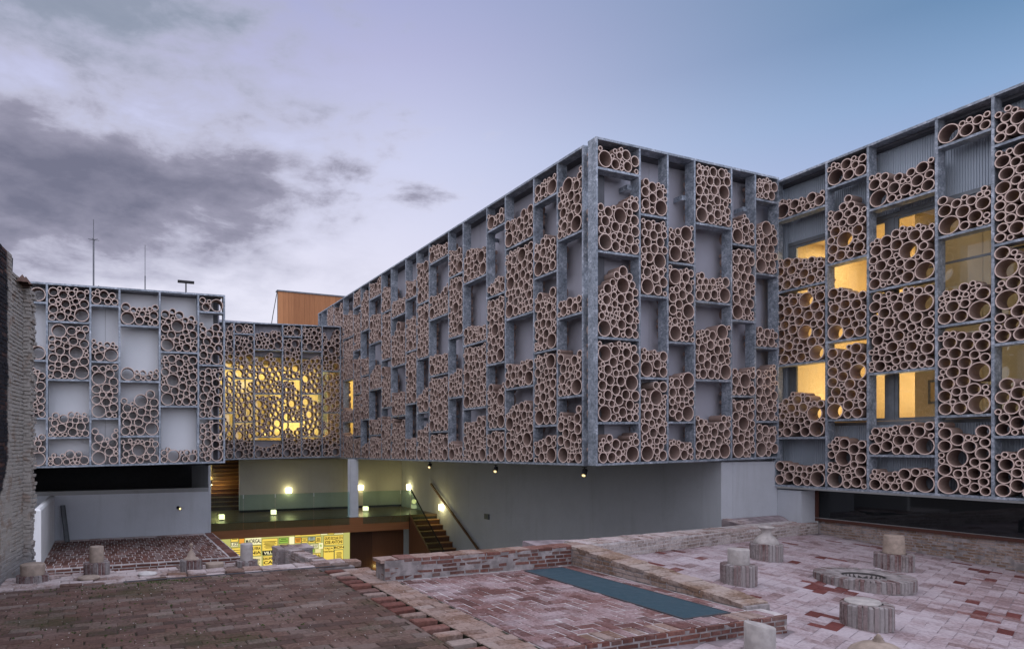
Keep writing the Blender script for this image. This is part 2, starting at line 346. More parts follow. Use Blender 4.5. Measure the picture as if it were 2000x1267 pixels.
def courses(mat, p0, p1, z0, z1, bl=.27, bh=.062, joint=.012, proud=.012, depth=.11, ztop=None, header=.5, jit=.004):
    """brick matrices for a wall face running p0 -> p1, the face looks to the right of that direction"""
    p0 = Vector((*p0, 0)); p1 = Vector((*p1, 0)); d = (p1-p0); L = d.length; d.normalize(); nrm = Vector((d.y, -d.x, 0))
    a = math.atan2(d.y, d.x); out = []; n = max(1, round((z1-z0)/bh)); h = (z1-z0)/n
    for i in range(n):
        x = -R.uniform(0, bl)
        while x < L:
            l = (bl if R.random() > header else bl*.52) * R.uniform(.93, 1.05); xa = max(0, x); xb = min(L, x+l); x += l + joint
            if xb - xa < .05: continue
            c = p0 + d*((xa+xb)/2); zt = z0 + h*(i+.5)
            if ztop and zt + h*.3 > ztop((xa+xb)/2/L): continue
            mm = Matrix.Translation(c + nrm*(proud + R.uniform(-jit, jit)) + Vector((0,0,zt + R.uniform(-.003,.003))))
            # local z (brick top) looks out of the wall
            rot = Matrix(((d.x, 0, nrm.x, 0), (d.y, 0, nrm.y, 0), (0, 1, 0, 0), (0, 0, 0, 1)))
            rot = Matrix(((d.x, 0.0, nrm.x, 0), (d.y, 0.0, nrm.y, 0), (0.0, 1.0, 0.0, 0), (0, 0, 0, 1))) @ Euler((0, 0, R.gauss(0,.012))).to_matrix().to_4x4()
            out.append((mat, mm @ rot @ Matrix.Diagonal((xb-xa, h-joint, depth, 1))))
    return out

# ------------------------------------------------------------------ ground
MB().box(-120,-120,-4.2,140,160,-3.6).build('ground', M['ground'], kind='structure')

# ------------------------------------------------------------------ the five steel racks filled with clay pipes
FD = .235; GAP = .20; TK = .045
SCREENS = {
 'A': ('y', 17.64, -2.078, [0.0, 0.763, 1.706, 2.365, 3.31, 4.257, 4.916], (5.643, 5.728), (1.234, 1.323), [
   [(5.19, 0.31), (3.81, 0.38), (2.44, 1.08), (1.24, 0.75)],
   [(4.77, 0.86), (3.38, 1.37), (1.99, 0.56), (1.26, 0.35)],
   [(5.23, 0.38), (3.85, 0.5), (2.46, 1.34), (1.27, 0.77)],
   [(4.79, 0.51), (3.4, 0.33), (2.03, 1.01), (1.29, 0.71)],
   [(4.18, 1.0), (2.8, 1.35), (1.3, 0.38)],
   [(5.27, 0.39), (3.89, 0.99), (2.51, 1.28), (1.32, 1.07)],
 ]),
 'B': ('y', 25.2, 3.791, [0.0, 0.63, 1.389, 2.5, 3.26, 4.102, 4.865], (6.425, 6.566), (1.219, 1.304), [
   [(4.68, 1.53), (3.01, 1.42), (1.22, 1.38)],
   [(6.02, 0.43), (4.34, 1.59), (2.68, 1.44), (1.24, 1.36)],
   [(5.47, 0.69), (3.78, 1.36), (2.12, 1.58), (1.25, 0.47)],
   [(6.04, 0.44), (4.38, 1.58), (2.71, 1.45), (1.27, 0.97)],
   [(5.51, 0.91), (3.83, 1.26), (2.14, 1.56), (1.28, 0.78)],
   [(4.76, 1.47), (3.1, 1.41), (1.3, 1.57)],
 ]),
 'C': ('x', 8.699, 28.384, [-0.0, 0.535, 1.305, 2.208, 3.399, 4.567, 5.388, 6.227, 7.389, 8.226, 9.391, 10.205, 11.039, 12.235, 13.048, 14.234, 15.062, 16.199, 17.03, 17.834], (7.659, 7.74), (1.204, 1.383), [
   [(1.21, 0.77)],
   [(1.21, 0.99)],
   [(5.65, 1.91), (3.49, 1.95), (1.22, 2.05)],
   [(5.31, 1.94), (3.22, 1.99), (1.23, 1.88)],
   [(6.0, 0.85), (4.36, 1.62), (2.71, 0.51), (1.24, 0.97)],
   [(7.02, 0.58), (5.38, 1.2), (3.74, 1.15), (2.15, 1.57), (1.25, 0.82)],
   [(6.0, 1.24), (4.35, 0.58), (2.74, 1.58), (1.26, 0.54)],
   [(7.01, 0.54), (5.41, 0.94), (3.77, 0.7), (2.16, 0.49), (1.27, 0.85)],
   [(6.32, 0.8), (4.7, 1.59), (3.07, 1.2), (1.28, 1.25)],
   [(6.0, 0.47), (4.38, 1.2), (2.75, 0.68), (1.29, 1.21)],
   [(6.37, 0.56), (4.73, 0.95), (3.09, 1.58), (1.3, 0.59)],
   [(6.06, 1.24), (4.41, 1.6), (2.78, 0.6), (1.31, 0.99)],
   [(7.08, 0.45), (5.45, 0.77), (3.81, 0.55), (2.19, 1.58), (1.32, 0.73)],
   [(6.41, 0.69), (4.74, 1.61), (3.1, 0.65), (1.33, 0.48)],
   [(6.06, 0.77), (4.42, 0.43), (2.76, 1.62), (1.34, 1.05)],
   [(7.09, 0.37), (5.45, 0.36), (3.79, 1.62), (2.2, 0.92), (1.35, 0.81)],
   [(6.43, 0.69), (4.77, 1.56), (3.13, 0.58), (1.36, 1.17)],
   [(7.11, 0.38), (5.48, 0.77), (3.84, 1.19), (2.23, 1.54), (1.37, 0.51)],
   [(6.08, 1.25), (4.45, 0.39), (2.8, 0.86), (1.38, 1.18)],
 ]),
 'D': ('y', 10.155, 8.717, [0.0, 1.076, 1.815, 2.561, 3.634, 4.363, 5.088], (7.749, 7.764), (1.39, 1.496), [
   [(7.18, 0.41), (5.57, 1.09), (3.9, 1.19), (2.25, 1.6), (1.4, 0.51)],
   [(6.43, 0.65), (4.81, 1.57), (3.16, 0.58), (1.42, 1.56)],
   [(5.55, 0.77), (3.92, 1.58), (2.28, 0.9), (1.44, 0.44)],
   [(6.45, 1.25), (4.82, 0.63), (3.18, 1.16), (1.45, 0.85)],
   [(6.14, 0.58), (4.5, 1.54), (2.87, 0.57), (1.47, 1.29)],
   [(7.21, 0.44), (5.58, 1.0), (3.96, 0.45), (2.33, 1.19), (1.49, 0.79)],
 ]),
 'E': ('x', 13.823, 10.254, [-0.0, 1.156, 1.976, 3.144, 3.972, 4.876, 5.593], (7.699, 7.748), (0.868, 0.88), [
   [(6.82, 0.4), (5.22, 0.61), (3.58, 1.59), (1.97, 0.86), (0.87, 0.55)],
   [(7.15, 0.46), (5.56, 1.13), (3.95, 1.05), (2.33, 1.48), (0.87, 0.99)],
   [(6.43, 0.58), (4.83, 0.95), (3.21, 1.56), (1.61, 0.56), (0.87, 0.42)],
   [(7.18, 0.33), (5.55, 0.75), (3.95, 0.66), (2.33, 1.46), (0.88, 1.16)],
   [(6.87, 0.52), (5.19, 1.56), (3.51, 1.55), (1.95, 0.88), (0.88, 0.7)],
   [(6.22, 1.09), (4.82, 1.4), (3.18, 0.7), (0.88, 1.76)],
 ]),
}

SIZES = [.165, .110, .081, .052]
def pipe_mesh(r, n, L=.33):
    ri = r - .0175; vs = []
    for rr, y in ((r,0),(r,L),(ri,L),(ri,0)):
        vs += [(rr*math.cos((i+.5)*2*math.pi/n), y, rr*math.sin((i+.5)*2*math.pi/n)) for i in range(n)]
    b = MB(); fs = []
    ring = lambda a, c: [(a*n+i, c*n+i, c*n+(i+1)%n, a*n+(i+1)%n) for i in range(n)]
    b.v = vs
    for a, c, mi, sm in ((0,1,0,True),(1,2,1,False),(2,3,0,True),(3,0,1,False)):
        f = ring(a, c); b.f += f; b.r += [0]*n; b.mi += [mi]*n; b.sm += [sm]*n
    me = b.mesh('pipe', [M['clay'], M['rim']]); sharp(me, 40); return me
PIPES = [pipe_mesh(r, n) for r, n in zip(SIZES, (22, 18, 16, 12))]
def pack(wd, hmax, fill, rg):
    """drop circles one by one to their lowest resting place"""
    X = np.zeros(0); Y = np.zeros(0); RR = np.zeros(0); S = []
    full = fill > hmax - .07
    ph, am, k = rg.uniform(0,6.3), rg.uniform(.06,.2), rg.choice((.5,.5,1,1.5))
    lim = (lambda x: np.full_like(x, hmax - .015)) if full else (lambda x: np.minimum(hmax-.015, fill*1.03*(1+am*np.sin(ph+k*6.28*x/wd))))
    def place(r, mode):
        nonlocal X, Y, RR
        cx = [np.array([r, wd-r])]; cy = [np.array([r, r])]
        if len(X):
            d2 = (RR+r)**2
            dx = d2-(Y-r)**2; ok = dx > 0; s_ = np.sqrt(dx[ok])
            for sg in (-1,1): cx.append(X[ok]+sg*s_); cy.append(np.full(ok.sum(), r))
            for xw in (r, wd-r):
                dy = d2-(X-xw)**2; ok = dy > 0; cx.append(np.full(ok.sum(), xw)); cy.append(Y[ok]+np.sqrt(dy[ok]))
            i, j = np.triu_indices(len(X), 1)
            if len(i):
                ddx = X[j]-X[i]; ddy = Y[j]-Y[i]; D = np.hypot(ddx, ddy); a1 = RR[i]+r; a2 = RR[j]+r; ok = (D < a1+a2)
                i, j, ddx, ddy, D, a1, a2 = (q[ok] for q in (i, j, ddx, ddy, D, a1, a2))
                al = (a1**2-a2**2+D**2)/(2*D); h = np.sqrt(np.maximum(0, a1**2-al**2))
                for sg in (-1,1):
                    cx.append(X[i]+al*ddx/D - sg*h*ddy/D); cy.append(Y[i]+al*ddy/D + sg*h*ddx/D)
        cx = np.concatenate(cx); cy = np.concatenate(cy)
        ok = (cx >= r-1e-6) & (cx <= wd-r+1e-6) & (cy >= r-1e-6) & (cy + r <= lim(cx))
        cx, cy = cx[ok], cy[ok]
        if len(X) and len(cx):
            ok = (np.hypot(cx[:,None]-X[None], cy[:,None]-Y[None]) >= RR[None]+r-1e-4).all(1); cx, cy = cx[ok], cy[ok]
        if not len(cx): return False
        q = np.argmin(cy + (.0 if mode else rg.uniform(-.02,.02))*np.sign(cx-wd/2) + np.array([rg.uniform(0,.012) for _ in cx]))
        X = np.append(X, cx[q]); Y = np.append(Y, cy[q]); RR = np.append(RR, r); return True
    pr = [.11, .34, .31, .24]; last = 99
    def attempt(k0):
        for k1 in range(k0, 4):
            if 2*SIZES[k1] < wd and place(SIZES[k1], 0): S.append(k1); return k1
        return -1
    while len(S) < 110:
        k0 = rg.choices(range(4), pr)[0]
        if not S and wd > .55 and rg.random() < .75: k0 = 0
        if k0 == 0 and S and last < 9: k0 = rg.choice((1, 2))
        k1 = attempt(k0)
        if k1 < 0: break
        last = 0 if k1 == 0 else last + 1
    return list(zip(X.tolist(), Y.tolist(), S))
RACK_LABEL = {
 'A': 'left rack of stacked clay pipes, behind the old brick wall and below the roof masts',
 'B': 'smallest lit rack of clay pipes, set back between two racks, yellow window glowing through it',
 'C': 'longest rack of clay pipes, receding steeply from the building corner towards the wooden roof box',
 'D': 'rack of clay pipes on the end of the overhanging block, six bays, no window behind',
 'E': 'rightmost rack of clay pipes, in front of ribbed cladding and ochre lit windows'}
def screen(key):
    ax, pl, o, P, tz, bz, cols = SCREENS[key]
    rz = 0 if ax == 'y' else -math.pi/2
    loc = (o, pl, 0) if ax == 'y' else (pl, o, 0)
    root = empty('pipe_rack', loc, rz, label=RACK_LABEL[key], cat='pipe rack')
    rg = random.Random(ord(key)*3+1); U = P[-1]
    top = lambda u: tz[0] + (tz[1]-tz[0])*u/U
    bot = lambda u: bz[0] + (bz[1]-bz[0])*u/U
    def slope(z, u):
        t = (z-bot(u))/(top(u)-bot(u)); return ((bz[1]-bz[0])*(1-t) + (tz[1]-tz[0])*t)/U
    e = TK/2
    def plank(u0, u1, za, zb, th, y0=0.0, y1=FD):
        return MB().hexa([(u0,y0,za),(u1,y0,zb),(u1,y1,zb),(u0,y1,za)], [(u0,y0,za+th),(u1,y0,zb+th),(u1,y1,zb+th),(u0,y1,za+th)])
    plank(-e, U+e, top(0)-TK, top(U)-TK, TK, -.004, FD+.004).build('top_rail', M['steel'], root)
    plank(-e, U+e, bot(0), bot(U), TK, -.004, FD+.004).build('bottom_rail', M['steel'], root)
    for u in P: plank(u-e, u+e, bot(u)+TK, bot(u)+TK, top(u)-bot(u)-2*TK).build('post', M['steel'], root)
    for u in P[1:-1:2] if key in 'CDE' else []:
        for f in (.2, .55, .88):
            z = bot(u)+(top(u)-bot(u))*f
            MB().box(u-.14, FD-.02, z-.05, u-.125, FD+GAP, z+.05).box(u-.14, FD-.035, z-.05, u-e, FD-.02, z+.05).build('bracket', M['steel'], root)
    allp = []
    for j, col in enumerate(cols):
        u0, u1 = P[j]+e, P[j+1]-e; um = (u0+u1)/2; zc = top(um)-TK
        for n, (zs, fill) in enumerate(col):
            s = slope(zs, um); lastone = n == len(col)-1
            z0 = (bot(um)+TK) if lastone else zs
            if not lastone:
                plank(u0, u1, zs-TK-s*(um-u0), zs-TK+s*(u1-um), TK, .003, FD-.003).build('shelf', M['steel'], root)
            for x, y, k in pack(u1-u0-.006, zc-z0-.01, fill, rg):
                u = u0+.003+x
                allp.append((k, u, z0 + y + .003 + s*(u-um)))
            zc = zs - TK
    scored = []
    for k, u, z in allp:
        wp = (o+u, pl, z) if ax == 'y' else (pl, o-u, z); q = project(wp)
        scored.append((-(SIZES[k]/q[2]) if q and seen(wp, -5) else 1, k, u, z))
    scored.sort(); V = []; F = []; MI = []; RR = []; n0 = 0
    data = []
    for me in PIPES:
        v = np.empty(len(me.vertices)*3, np.float32); me.vertices.foreach_get('co', v)
        data.append((v.reshape(-1,3), [tuple(p.vertices) for p in me.polygons], [p.material_index for p in me.polygons]))
    for n, (sc, k, u, z) in enumerate(scored):
        y = R.uniform(-.022, .012); a = R.uniform(0, 6.28)
        if n < 300 and sc < 0: link('pipe', PIPES[k], root, (u, y, z), (0, a, 0))
        else:
            v, f, mi = data[k]; ca, sa = math.cos(a), math.sin(a)
            V.append(np.stack([v[:,0]*ca + v[:,2]*sa + u, v[:,1]+y, -v[:,0]*sa + v[:,2]*ca + z], 1))
            F += [tuple(i+n0 for i in p) for p in f]; MI += mi; RR += [R.random()]*len(f); n0 += len(v)
    me = bpy.data.meshes.new('more_pipes'); me.from_pydata(np.concatenate(V).tolist(), [], F); me.materials.append(M['clay']); me.materials.append(M['rim'])
    me.polygons.foreach_set('material_index', MI); me.polygons.foreach_set('use_smooth', [m == 0 for m in MI])
    me.attributes.new('rnd', 'FLOAT', 'FACE').data.foreach_set('value', RR); me.update(); sharp(me, 40)
    link('more_pipes', me, root, kind='stuff')
    return root
for key in 'ABCDE': screen(key)

# ------------------------------------------------------------------ buildings behind the racks
def panels_y(root, mat, x0, x1, z0, z1, y, pitch=1.18, t=.05, rib=False):      # cladding facing -Y
    n = max(1, round((x1-x0)/pitch)); d = (x1-x0)/n
    for i in range(n): boxo('cladding_panel', M[mat], x0+i*d+.003, y, z0, x0+(i+1)*d-.003, y+t, z1, root)
def panels_x(root, mat, y0, y1, z0, z1, x, pitch=1.18, t=.05, rib=False):      # cladding facing -X
    n = max(1, round((y1-y0)/pitch)); d = (y1-y0)/n
    for i in range(n):
        ya, yb = y0+i*d+.003, y0+(i+1)*d-.003
        if not rib: boxo('cladding_panel', M[mat], x, ya, z0, x+t, yb, z1, root); continue
        k = max(2, int((yb-ya)/.042)); b = MB(); s = (yb-ya)/k
        for q in range(k):
            a = ya+q*s; vs = []; prof = [(a, 0), (a+s*.55, 0), (a+s*.7, .014), (a+s*.85, .014), (a+s, 0)]
            for z in (z0, z1): vs += [(x+o_, y_, z) for y_, o_ in prof]
            b.add(vs, [(i_, i_+1, i_+6, i_+5) for i_ in range(4)])
        b.box(x+.02, ya, z0, x+t, yb, z1)
        o = b.build('cladding_sheet', M[mat], root); o.location = -root.location

# overhanging block behind racks C and D
cd = empty('building_wing', (9.134, 10.59, 1.2), label='overhanging grey block on the corner that carries the receding rack and the end rack', cat='building')
for i in range(12): boxo('cladding_panel', M['panel'], 9.134, 10.62+i*1.14+.003, 1.41-.0103*i*1.14, 9.184, 10.62+(i+1)*1.14-.003, 7.73, cd)
panels_x(cd, 'panel', 24.30, 25.62, 5.30, 7.70, 9.134); panels_x(cd, 'panel', 24.30, 25.62, 1.25, 1.94, 9.134)
panels_x(cd, 'panel', 25.62, 28.40, 6.40, 7.66, 9.134)
panels_y(cd, 'panel', 9.20, 14.25, 1.41, 7.74, 10.59)
boxo('corner_filler', M['flashing'], 8.96, 10.42, 1.40, 9.13, 10.585, 7.72, cd)  # dark filler, its colour carries the shade of the slot between the racks
q = MB().hexa([(9.19,10.66,1.43),(20,10.66,1.43),(20,28.4,1.26),(9.19,28.4,1.26)], [(9.19,10.66,1.5),(20,10.66,1.5),(20,28.4,1.4),(9.19,28.4,1.4)]).build('soffit', M['soffit'], cd); q.location = -cd.location
boxo('roof', M['roof'], 9.19, 10.65, 7.62, 20, 28.4, 7.70, cd)
boxo('rear_wall', M['panel'], 9.19, 28.3, 6.4, 20, 28.4, 7.6, cd)
fl = lambda r, b, t: setattr(MB().hexa(b, t).build('flashing', M['flashing'], r), 'location', -r.location)
fl(cd, [(8.938,10.4,7.685),(9.13,10.4,7.685),(9.13,28.4,7.60),(8.938,28.4,7.60)], [(8.938,10.4,7.725),(9.13,10.4,7.725),(9.13,28.4,7.65),(8.938,28.4,7.65)]); boxo('flashing', M['flashing'], 9.14, 10.40, 7.69, 13.82, 10.585, 7.735, cd)
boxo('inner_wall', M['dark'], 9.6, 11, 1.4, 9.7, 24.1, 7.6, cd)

boxo('backing', M['dark'], 9.187, 10.66, 1.5, 9.20, 24.2, 7.6, cd); boxo('backing', M['dark'], 9.21, 10.643, 1.5, 14.2, 10.655, 7.6, cd)  # added dark sheets that stop sky light at the panel seams
# wing behind rack B with the long lit window
bw = empty('building_wing', (3.0, 25.635, 1.2), label='recessed middle wing with a long yellow lit window behind its rack', cat='building')
panels_y(bw, 'panel', 3.0, 9.12, 5.28, 6.56, 25.635); panels_y(bw, 'panel', 3.0, 9.12, 1.25, 1.94, 25.635)
boxo('soffit', M['soffit'], 3.0, 25.70, 1.22, 9.1, 34, 1.34, bw)
boxo('roof', M['roof'], 3.0, 25.7, 6.44, 9.1, 34, 6.52, bw)
fl(bw, [(3.0,25.438,6.35),(8.69,25.438,6.52),(8.69,25.63,6.52),(3.0,25.63,6.35)], [(3.0,25.438,6.40),(8.69,25.438,6.56),(8.69,25.63,6.56),(3.0,25.63,6.40)])
boxo('inner_floor', M['cream'], 3.0, 25.72, 1.80, 12, 29, 1.90, bw)
boxo('inner_ceiling', M['cream'], 3.0, 25.72, 5.42, 9.1, 29, 5.5, bw); boxo('inner_ceiling', M['cream'], 9.2, 24.2, 5.42, 12, 29, 5.5, bw)
boxo('inner_wall', M['cream'], 3.0, 28.4, 1.9, 12, 28.5, 5.42, bw); boxo('inner_wall', M['cream'], 2.9, 25.7, 1.9, 3.0, 28.5, 5.42, bw)
boxo('inner_wall', M['cream'], 12, 24.2, 1.9, 12.1, 28.5, 5.42, bw); boxo('inner_wall', M['cream'], 9.2, 24.1, 1.9, 12, 24.2, 5.42, bw)
boxo('partition', M['cream'], 6.1, 27.0, 1.9, 6.2, 28.4, 4.6, bw); boxo('beam', M['cream'], 3.0, 26.4, 5.0, 12, 26.6, 5.42, bw)
wf = boxo('window', M['frame'], 3.0, 25.66, 5.22, 9.12, 25.72, 5.28, bw)
for a in (3.0, 4.9, 6.6, 8.3, 9.06): boxo('mullion', M['frame'], a, 25.66, 1.985, a+.05, 25.72, 5.215).parent = wf
boxo('window_sill', M['frame'], 3.0, 25.66, 1.94, 9.12, 25.72, 1.98).parent = wf
for a, b in ((3.0, 4.9), (4.9, 6.6), (6.6, 8.3), (8.3, 9.06)): boxo('pane', M['pane'], a+.051, 25.68, 2.0, b-.001, 25.688, 5.2).parent = wf
def area(name, loc, sx, sy, e, col, rot=(0,0,0)):
    l = bpy.data.lights.new(name, 'AREA'); l.shape = 'RECTANGLE'; l.size = sx; l.size_y = sy; l.energy = e; l.color = col
    o = bpy.data.objects.new(name, l); C.objects.link(o); o.location = loc; o.rotation_euler = rot; return o
YEL = (1.0, .76, .34)
area('room_ceiling_light', (6.1, 27.4, 5.38), 5.5, .9, 60, YEL); area('room_ceiling_light', (10.6, 26.4, 5.38), 2.0, 2.5, 45, YEL)
area('room_fill_light', (7.4, 27.6, 2.1), 3.2, .5, 38, YEL, (math.pi, 0, 0))  # added fill light aimed up to brighten the ceiling of this room

# wing behind rack A
aw = empty('building_wing', (-4, 18.075, 1.2), label='left grey wing with masts on its roof and a dark void under it', cat='building')
panels_y(aw, 'panel_a', -12.0, 2.62, 1.30, 5.70, 18.075, 1.32)
fl(aw, [(-4,17.878,5.57),(2.80,17.878,5.68),(2.80,18.07,5.68),(-4,18.07,5.57)], [(-4,17.878,5.61),(2.80,17.878,5.72),(2.80,18.07,5.72),(-4,18.07,5.61)])
boxo('backing', M['dark'], -12, 18.128, 1.30, 2.60, 18.138, 5.59, aw)  # added unseen sheet, keeps bright sky out of the seams
boxo('corner_filler', M['flashing'], 2.62, 18.08, 1.30, 2.74, 18.22, 5.70, aw)
boxo('side_wall', M['panel'], 2.70, 18.23, 1.30, 2.80, 25.5, 5.70, aw)
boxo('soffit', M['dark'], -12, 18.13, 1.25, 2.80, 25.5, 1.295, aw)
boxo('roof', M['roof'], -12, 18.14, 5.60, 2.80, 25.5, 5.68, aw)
boxo('void_back_wall', M['dark'], -4, 25, -3.6, 2.85, 25.1, 1.25, aw); boxo('void_side_wall', M['dark'], -4.1, 18.5, -3.6, -4.0, 24, 1.25, aw)  # deep shade of the void put into the near-black wall colour
lw = empty('white_wall', (-1.2, 20.7, -.9), label='low white wall with a grey beam on top, below the left rack', cat='wall')
boxo('wall_face', M['white'], -2.6, 20.7, -.92, 2.85, 20.9, .37, lw); boxo('beam', M['concrete'], -2.6, 20.69, .372, 2.85, 20.92, .49, lw)
boxo('wall_return', M['white'], 2.854, 20.7, -.92, 2.93, 25.4, 1.22, lw)

# right wing behind rack E
ew = empty('building_wing', (14.26, -2, .88), label='right wing with ribbed cladding and tall ochre windows behind its rack', cat='building')
panels_x(ew, 'ribbed', 2.6, 10.24, 6.36, 7.70, 14.26, 1.9, .05, True); panels_x(ew, 'ribbed', 2.6, 10.24, .90, 2.20, 14.26, 1.9, .05, True)
panels_x(ew, 'ribbed', 10.245, 10.58, .90, 7.70, 14.26, 1.9, .05, True); panels_x(ew, 'ribbed', -2, 2.6, .90, 7.70, 14.26, 1.5, .05, True)
boxo('roof', M['roof'], 14.32, -2, 7.66, 20, 10.58, 7.70, ew); boxo('soffit', M['soffit'], 14.0, -2, .86, 20, 10.24, .895, ew)
boxo('flashing', M['flashing'], 14.06, -2, 7.63, 14.255, 10.4, 7.69, ew)
boxo('inner_wall', M['ochre'], 17.4, 2.4, 2.0, 17.5, 10.5, 6.6, ew); boxo('inner_wall', M['ochre'], 14.4, 10.42, 2.0, 17.4, 10.5, 6.6, ew); boxo('inner_wall', M['ochre'], 14.4, 2.4, 2.0, 17.4, 2.5, 6.6, ew)
boxo('inner_floor', M['ochre'], 14.34, 2.5, 1.95, 17.4, 10.42, 2.05, ew); boxo('inner_ceiling', M['ochre'], 14.34, 2.5, 6.55, 17.4, 10.42, 6.62, ew)
boxo('partition', M['ochre'], 15.3, 7.0, 2.05, 17.4, 7.1, 6.54, ew)
pic = boxo('picture', M['frame'], 15.27, 7.5, 2.62, 15.29, 8.0, 3.1, ew)
boxo('partition', M['ochre'], 15.30, 7.11, 2.05, 15.4, 8.25, 6.54, ew); boxo('picture_print', M['pic'], 15.262, 7.55, 2.67, 15.268, 7.95, 3.05, ew)
for nm, y0, y1, z0, z1 in (('window_head', 2.6, 10.24, 6.28, 6.36), ('window_sill', 2.6, 10.24, 2.20, 2.27)):
    boxo(nm, M['frame'], 14.25, y0, z0, 14.34, y1, z1, ew)
for y in (2.6, 5.7, 8.05, 10.12): boxo('mullion', M['frame'], 14.255, y, 2.275, 14.335, y+.12, 6.275, ew)
for a, b in ((2.72, 5.7), (5.82, 8.05), (8.17, 10.12)):
    wn = boxo('window', M['frame'], 14.27, a, 2.275, 14.32, a+.06, 6.275, ew)
    for nm, y0, y1, z0, z1 in (('window_frame', b-.06, b, 2.275, 6.275), ('window_frame', a+.062, b-.062, 6.22, 6.275), ('window_frame', a+.062, b-.062, 2.275, 2.33)):
        q = boxo(nm, M['frame'], 14.27, y0, z0, 14.32, y1, z1); q.parent = wn
    q = boxo('pane', M['pane'], 14.29, a+.062, 2.332, 14.298, b-.062, 6.218); q.parent = wn
boxo('transom', M['frame'], 14.275, 5.884, 5.13, 14.315, 7.986, 5.17, ew)
area('room_ceiling_light', (15.9, 9.2, 6.5), 1.6, 1.6, 34, (1.0, .70, .36)); area('room_ceiling_light', (14.85, 5.4, 6.5), .7, 4.0, 4, (1.0, .76, .48))
area('room_fill_light', (15.9, 9.2, 2.2), 1.2, 1.2, 34, (1.0, .70, .36), (math.pi, 0, 0)); area('room_fill_light', (14.9, 5.0, 2.2),   .7, 3.0, 4, (1.0, .76, .48), (math.pi, 0, 0))  # upward fill lights added so the ochre ceiling is not dark

# ground-floor walls under the overhang
gw = empty('white_wall', (12.155, 10.25, -3.6), label='long white rendered wall in shade under the overhanging block, with stairs running along it', cat='wall')
q = MB().hexa([(12.155,10.25,-3.6),(12.5,10.25,-3.6),(12.5,27.2,-3.6),(12.155,27.2,-3.6)], [(12.155,10.25,1.425),(12.5,10.25,1.425),(12.5,27.2,1.262),(12.155,27.2,1.262)]).build('wall_face', M['white'], gw); q.location = -gw.location
boxo('end_wall', M['white'], 12.505, 10.25, -3.6, 13.9, 10.55, 1.425, gw)
boxo('pier', M['white'], 13.903, 9.69, -3.6, 14.37, 10.55, .795, gw)
bk = empty('white_wall', (4.95, 26.94, -.95), label='white back wall of the landing behind the glass railing, lit by wall lamps', cat='wall')
boxo('wall_face', M['white2'], 4.95, 26.94, -.86, 12.15, 27.14, 1.215, bk)
boxo('plinth', M['dark'], 4.97, 26.98, -.945, 12.15, 27.1, -.865, bk)
box_ = MB().box(12.10, 19.58, -.78, 12.153, 19.86, -.60).box(12.09, 19.66, -.72, 12.098, 19.78, -.66).build('fuse_box', M['grey_metal'], label='small grey electrical box on the shaded white wall right of the stair rail', cat='fuse box')

# big dark window with a red timber frame under rack E
dw = empty('dark_window', (14.373, 4, .13), label='long unlit window strip with red timber frame below the right rack', cat='window')
boxo('bottom_frame', M['sill'], 14.34, -2, .13, 14.42, 9.685, .19, dw); boxo('side_frame', M['sill'], 14.34, 9.62, .203, 14.41, 9.685, .795, dw)
boxo('pane', M['black_glass'], 14.373, -2, .203, 14.383, 9.615, .795, dw)

# timber roof box
rb = empty('roof_pavilion', (7.5, 31, 6.56), label='wooden clad box on the roof behind the middle wing', cat='roof box')
boxo('core', M['dark'], 7.53, 31.04, 6.56, 13, 31.25, 9.10, rb)
n = 21
for i in range(n):
    b_ = boxo('board', M['clad'], 7.5+i*.262, 31, 6.57, 7.5+i*.262+.256, 31.035, 9.10, rb)
boxo('coping', M['zinc'], 7.46, 30.96, 9.103, 13.04, 31.28, 9.17, rb)
MB().tube((7.42, 30.9, 8.95), (7.25, 30.9, 8.0), .018).tube((7.25, 30.9, 8.0), (7.0, 30.9, 6.5), .018).tube((7.42, 30.9, 8.95), (7.47, 30.97, 9.12), .018).build('cable', M['black'], label='thin dark cable hanging off the left edge of the wooden roof box', cat='cable')

# masts on the left roof
m1 = empty('antenna_mast', (-.34, 20, 5.7), label='tall thin mast with star shaped cross rods on the left roof', cat='antenna')
MB().tube((0,0,0), (0,0,1.75), .022).tube((0,0,1.75), (0,0,2.33), .010).build('mast', M['zinc'], m1)
for a in range(3):
    c_, s_ = math.cos(a*2.09+.3)*.15, math.sin(a*2.09+.3)*.15
    MB().tube((-c_,-s_,1.77), (c_,s_,1.77), .007, 5).build('cross_rod', M['zinc'], m1)
tv = MB().tube((.09,.05,0), (.13,.05,.52), .012)
for i in range(5): tv.tube((.02+.0, .05, .28+i*.05), (.26, .05, .29+i*.05), .005, 4)
tv.box(.23,.04,.26,.25,.06,.50).tube((.13,.05,.40),(0,0,.34),.007,5)
link('tv_antenna', tv.mesh('tv_antenna', M['zinc']), None, (-.34,20,5.7), label='small television antenna leaning beside the tall mast', cat='antenna')
MB().tube((1.0,20,5.7), (1.0,20,6.6), .016, 6).tube((1.0,20,6.6), (1.0,20,7.48), .008, 6).build('whip_antenna', M['zinc'], label='plain thin rod antenna in the middle of the left roof', cat='antenna')
t3 = empty('roof_floodlight', (2.12, 20, 5.7), label='T shaped bar on a short post at the right of the left roof', cat='floodlight')
MB().tube((0,0,0), (0,0,.82), .02, 6).build('post', M['black'], t3); MB().box(-.23,-.04,.80,.23,.04,.87).build('bar', M['black'], t3)
MB().tube((-.36,20.2,5.7),(-.95,20.2,5.7),.006,4).build('guy_wire', M['zinc'], label='short guy wire lying at the foot of the tall mast', cat='wire')

